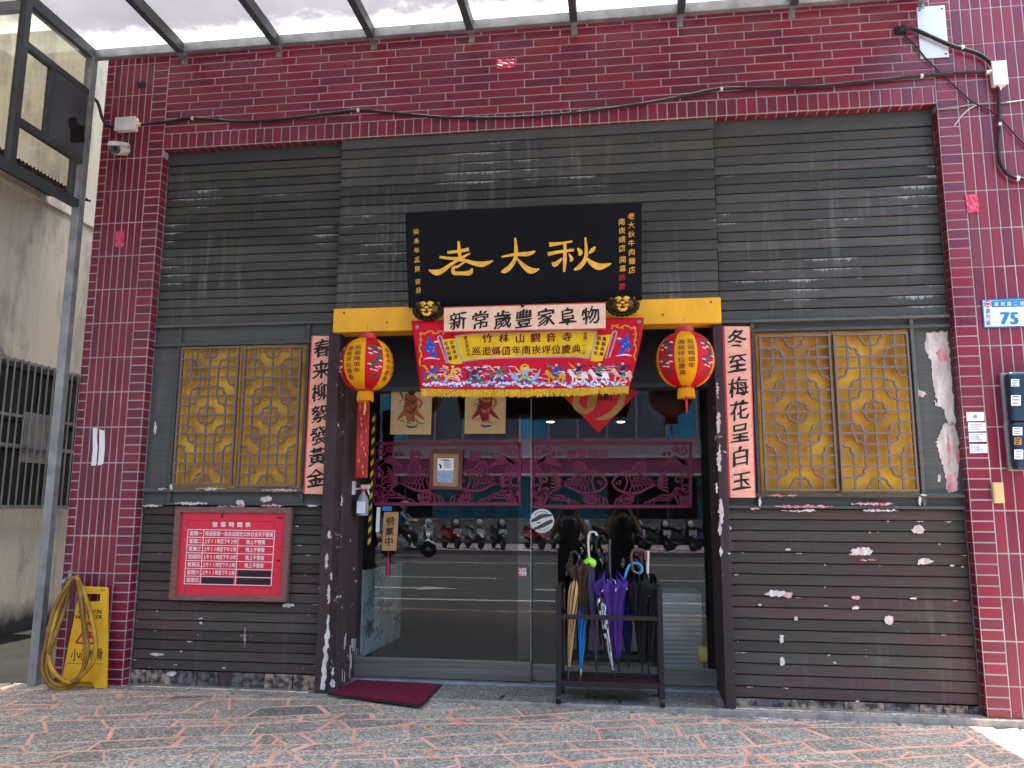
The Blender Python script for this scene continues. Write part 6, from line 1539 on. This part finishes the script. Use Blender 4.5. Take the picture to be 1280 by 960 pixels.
for i, (x, c, wh) in enumerate(spots):
    lb = f'{c} motor scooter, {wh} from the left in the row across the road'
    if c not in protos: s = scooter(lb, mat('scooter_'+c, dict(paints)[c], .3, coat=.5)); protos[c] = s
    else: s = copy_tree(protos[c]); s['label'] = lb
    s.location = (x, -20.2, -.02); s.rotation_euler.z = R(62 + rf.uniform(-14, 14))
rs2 = copy_tree(protos['white']); rs2['label'] = 'white motor scooter being ridden along the far side of the road'; rs2['group'] = 'scooter in traffic'
RSX, RSY = -6.4, -17.4
rs2.location = (RSX, RSY, -.158); rs2.rotation_euler.z = R(0)

# ------------------------------------------------------------------ people
def person(label, loc, rz, J, mats, fingers=(), hair=None, helmet=None, extra=None):
    """one continuous skinned body; J: joints name -> (x, y, z, radius); faces +y"""
    t = thing('person', label, 'person', loc, None, rz)
    E_ = [('pelvis', 'waist'), ('waist', 'chest'), ('chest', 'neck0'), ('neck0', 'neck'), ('neck', 'jaw'), ('jaw', 'skull'), ('skull', 'crown'), ('jaw', 'nose')]
    for s in 'LR': E_ += [('chest', 'sh'+s), ('sh'+s, 'el'+s), ('el'+s, 'wr'+s), ('wr'+s, 'pa'+s), ('pelvis', 'hip'+s), ('hip'+s, 'kn'+s), ('kn'+s, 'an'+s), ('an'+s, 'toe'+s)]
    names = []; co = []; ra = []
    for k, v in J.items(): names.append(k); co.append(v[:3]); ra.append(v[3])
    ed = [(names.index(a), names.index(b)) for a, b in E_]
    for s in 'LR':
        w0 = V(J['pa'+s][:3]); d = (w0 - V(J['wr'+s][:3])).normalized()
        for q in range(5):
            a = fingers[s][q] if fingers else None
            base = w0 + V(a[0]); mid = base + V(a[1]); end = mid + V(a[2])
            n0 = len(co); co += [tuple(base), tuple(mid), tuple(end)]; ra += [.011, .010, .008]; names += ['f']*3
            ed += [(names.index('pa'+s), n0), (n0, n0+1), (n0+1, n0+2)]
    me = bpy.data.meshes.new('body'); me.from_pydata(co, ed, []); me.update()
    o = bpy.data.objects.new('body', me); col.objects.link(o); o.parent = t
    sk = o.modifiers.new('skin', 'SKIN'); sk.use_smooth_shade = True
    for i, r_ in enumerate(ra):
        sv = me.skin_vertices[0].data[i]; f_ = r_ if isinstance(r_, tuple) else (r_, r_); sv.radius = f_; sv.use_root = (i == 0)
    ss = o.modifiers.new('sub', 'SUBSURF'); ss.levels = 1; ss.render_levels = 2
    dg = bpy.context.evaluated_depsgraph_get(); ev = o.evaluated_get(dg); m2 = bpy.data.meshes.new_from_object(ev)
    o.modifiers.clear(); o.data = m2; bpy.data.meshes.remove(me)
    m2.materials.clear()
    for m in mats: m2.materials.append(m)
    for p in m2.polygons:
        c = p.center; best = min(E_, key=lambda e: segd(c, J[e[0]], J[e[1]])); a, b_ = best; p.use_smooth = True
        if a in ('pelvis',) and b_ == 'waist' or a in ('waist', 'chest') and b_ in ('chest', 'neck0', 'shL', 'shR'): k = 1
        elif a[:2] == 'sh': k = 1 if (c - V(J[a][:3])).length < .20 else 0
        elif a[:3] in ('hip', 'pel') or a[:2] == 'kn': k = 2
        elif a[:2] == 'an': k = 3
        else: k = 0
        p.material_index = k
    hc = V(J['skull'][:3])
    def sph(nm, o_, r_, sq, m, cut=None):
        b = MB(); kk = 12; b.lathe([(max(.0005, r_*math.sin(math.pi*i/kk)), -r_*math.cos(math.pi*i/kk)) for i in range(kk+1)], 18)
        b.v = [V((p.x*sq[0], p.y*sq[1], p.z*sq[2])) + hc + V(o_) for p in b.v]
        if cut: b.f = [f for f in b.f if not cut(sum((b.v[i] for i in f), V((0, 0, 0)))/len(f) - hc)]; b.m = [0]*len(b.f)
        me_ = bpy.data.meshes.new(nm); me_.from_pydata([tuple(v) for v in b.v], [], b.f); me_.materials.append(m); me_.polygons.foreach_set('use_smooth', [True]*len(me_.polygons))
        ob_ = bpy.data.objects.new(nm, me_); col.objects.link(ob_); ob_.parent = t; return ob_
    for s in (-1, 1):
        sph('eye', (s*.032, .083, .012), .012, (1, .7, .8), M_PAPER); sph('iris', (s*.032, .092, .012), .006, (1, .6, 1), M_INK); sph('ear', (s*.084, -.005, 0), .028, (.4, .7, 1.1), mats[0])
    sph('mouth', (0, .080, -.066), .02, (1.2, .45, .3), mat('lips', (.30, .10, .08), .5)); sph('nose', (0, .098, -.02), .016, (.8, 1, 1.2), mats[0])
    if hair: sph('hair', (0, -.012, .028), .104, (.92, 1.06, 1.05), hair, lambda p: p.y > .045 and p.z < .055 or p.z < -.07)
    if helmet: sph('helmet', (0, -.005, .04), .135, (.95, 1.08, 1.0), helmet, lambda p: p.y > .06 and p.z < .03 or p.z < -.05)
    return t
def segd(p, a, b_):
    a, b_ = V(a[:3]), V(b_[:3]); d = b_-a; u = max(0, min(1, (p-a).dot(d)/max(d.length_squared, 1e-9))); return (p-(a+d*u)).length
FING = {s: [((.0+sg*.028, .012, .03), (-sg*.006, .03, .014), (-sg*.016, .022, -.004)), ((sg*.010, .02, .035), (-sg*.008, .035, .018), (-sg*.02, .022, -.006)), ((-sg*.004, .02, .032), (-sg*.008, .034, .016), (-sg*.02, .02, -.006)), ((-sg*.016, .018, .026), (-sg*.006, .03, .012), (-sg*.018, .018, -.006)), ((sg*.024, .004, -.006), (-sg*.02, .026, .012), (-sg*.016, .016, .012))] for s, sg in (('L', -1), ('R', 1))}
def standing(hh=1.0, hold=(.27, 1.42)):
    k = hh; fy, fz = hold
    J = {'pelvis': (0, 0, .92*k, (.15, .11)), 'waist': (0, 0, 1.06*k, (.145, .105)), 'chest': (0, -.01, 1.28*k, (.165, .115)), 'neck0': (0, -.01, 1.42*k, (.085, .07)), 'neck': (0, .0, 1.47*k, (.055, .055)), 'jaw': (0, .022, 1.535*k, (.062, .068)), 'skull': (0, .012, 1.60*k, (.078, .092)), 'crown': (0, .0, 1.665*k, (.055, .065)), 'nose': (0, .075, 1.575*k, (.018, .022))}
    for s, g in (('L', -1), ('R', 1)):
        J.update({'sh'+s: (g*.19, -.01, 1.37*k, .068), 'el'+s: (g*.27, .12, 1.14*k, .047), 'wr'+s: (g*.115, fy-.05, fz-.03, .030), 'pa'+s: (g*.088, fy-.012, fz, (.022, .034)),
                  'hip'+s: (g*.10, 0, .86*k, .098), 'kn'+s: (g*.12, .01, .48*k, .065), 'an'+s: (g*.13, -.02, .08, .043), 'toe'+s: (g*.145, .14, .035, .038)})
    return J
M_SKIN = mat('skin', (.42, .23, .15), .5); M_HAIR = mat('black_hair', (.012, .010, .009), .5); M_TEE = mat('black_tee', (.012, .012, .014), .8); M_JEAN = mat('dark_trousers', (.02, .022, .03), .85); M_SHOE = mat('shoes', (.05, .05, .05), .6)
RZ = -.158
p1_ = person('person in a black T-shirt holding up a phone on the road', (0, -5.84, RZ), 0, standing(.93, (.29, 1.425)), [M_SKIN, M_TEE, M_JEAN, M_SHOE], FING, M_HAIR)
b = MB(); b.brush([(-.05, 1.20, .012), (0, 1.23, .02), (.05, 1.20, .012)], lambda u, v, o: V((u, .107, v))); b.dot(0, 1.17, .035, .03, lambda u, v, o: V((u, .1075, v)))
ph = thing('mobile_phone', 'black mobile phone held up by the person in black T-shirt', 'phone', (0, -5.545, 1.262))
MB().box((-.078, -5.548, 1.226), (.078, -5.540, 1.300)).build('case', M_BLACK, ph, bevel=.004); MB().box((-.072, -5.5495, 1.230), (.072, -5.5483, 1.296)).build('screen', mat('phone_screen', (.03, .03, .035), .1), ph)
p2_ = person('person in a dark top raising a phone beside the black T-shirt person', (-.82, -5.95, RZ), R(-4), standing(.90, (.27, 1.40)), [M_SKIN, mat('dark_top', (.02, .022, .04), .8), M_JEAN, M_SHOE], FING, M_HAIR)
ph2 = thing('mobile_phone', 'dark mobile phone held by the person in dark top', 'phone', (-.80, -5.66, 1.23))
MB().box((-.878, -5.664, 1.196), (-.722, -5.656, 1.27)).build('case', M_BLACK, ph2, bevel=.004); MB().box((-.872, -5.6655, 1.20), (-.728, -5.6643, 1.266)).build('screen', mat('phone_screen', (.03, .03, .035), .1), ph2)
JR = {'pelvis': (0, 0, .86, (.15, .12)), 'waist': (0, .03, .99, (.145, .11)), 'chest': (0, .08, 1.20, (.165, .12)), 'neck0': (0, .10, 1.33, (.085, .07)), 'neck': (0, .115, 1.38, (.055, .055)), 'jaw': (0, .14, 1.44, (.062, .068)), 'skull': (0, .13, 1.505, (.078, .092)), 'crown': (0, .12, 1.565, (.055, .065)), 'nose': (0, .195, 1.48, (.018, .022))}
for s, g in (('L', -1), ('R', 1)):
    JR.update({'sh'+s: (g*.19, .08, 1.28, .066), 'el'+s: (g*.29, .30, 1.10, .046), 'wr'+s: (g*.30, .54, 1.06, .030), 'pa'+s: (g*.295, .62, 1.055, (.024, .034)), 'hip'+s: (g*.11, .04, .82, .10), 'kn'+s: (g*.17, .42, .72, .07), 'an'+s: (g*.13, .50, .36, .045), 'toe'+s: (g*.14, .66, .325, .038)})
person('helmeted rider in blue shirt sitting on the moving white scooter', (RSX-.28, RSY, -.158), R(-90), JR, [M_SKIN, mat('blue_shirt', (.10, .16, .26), .8), M_JEAN, M_SHOE], FING, M_HAIR, mat('white_helmet', (.7, .7, .7), .2))
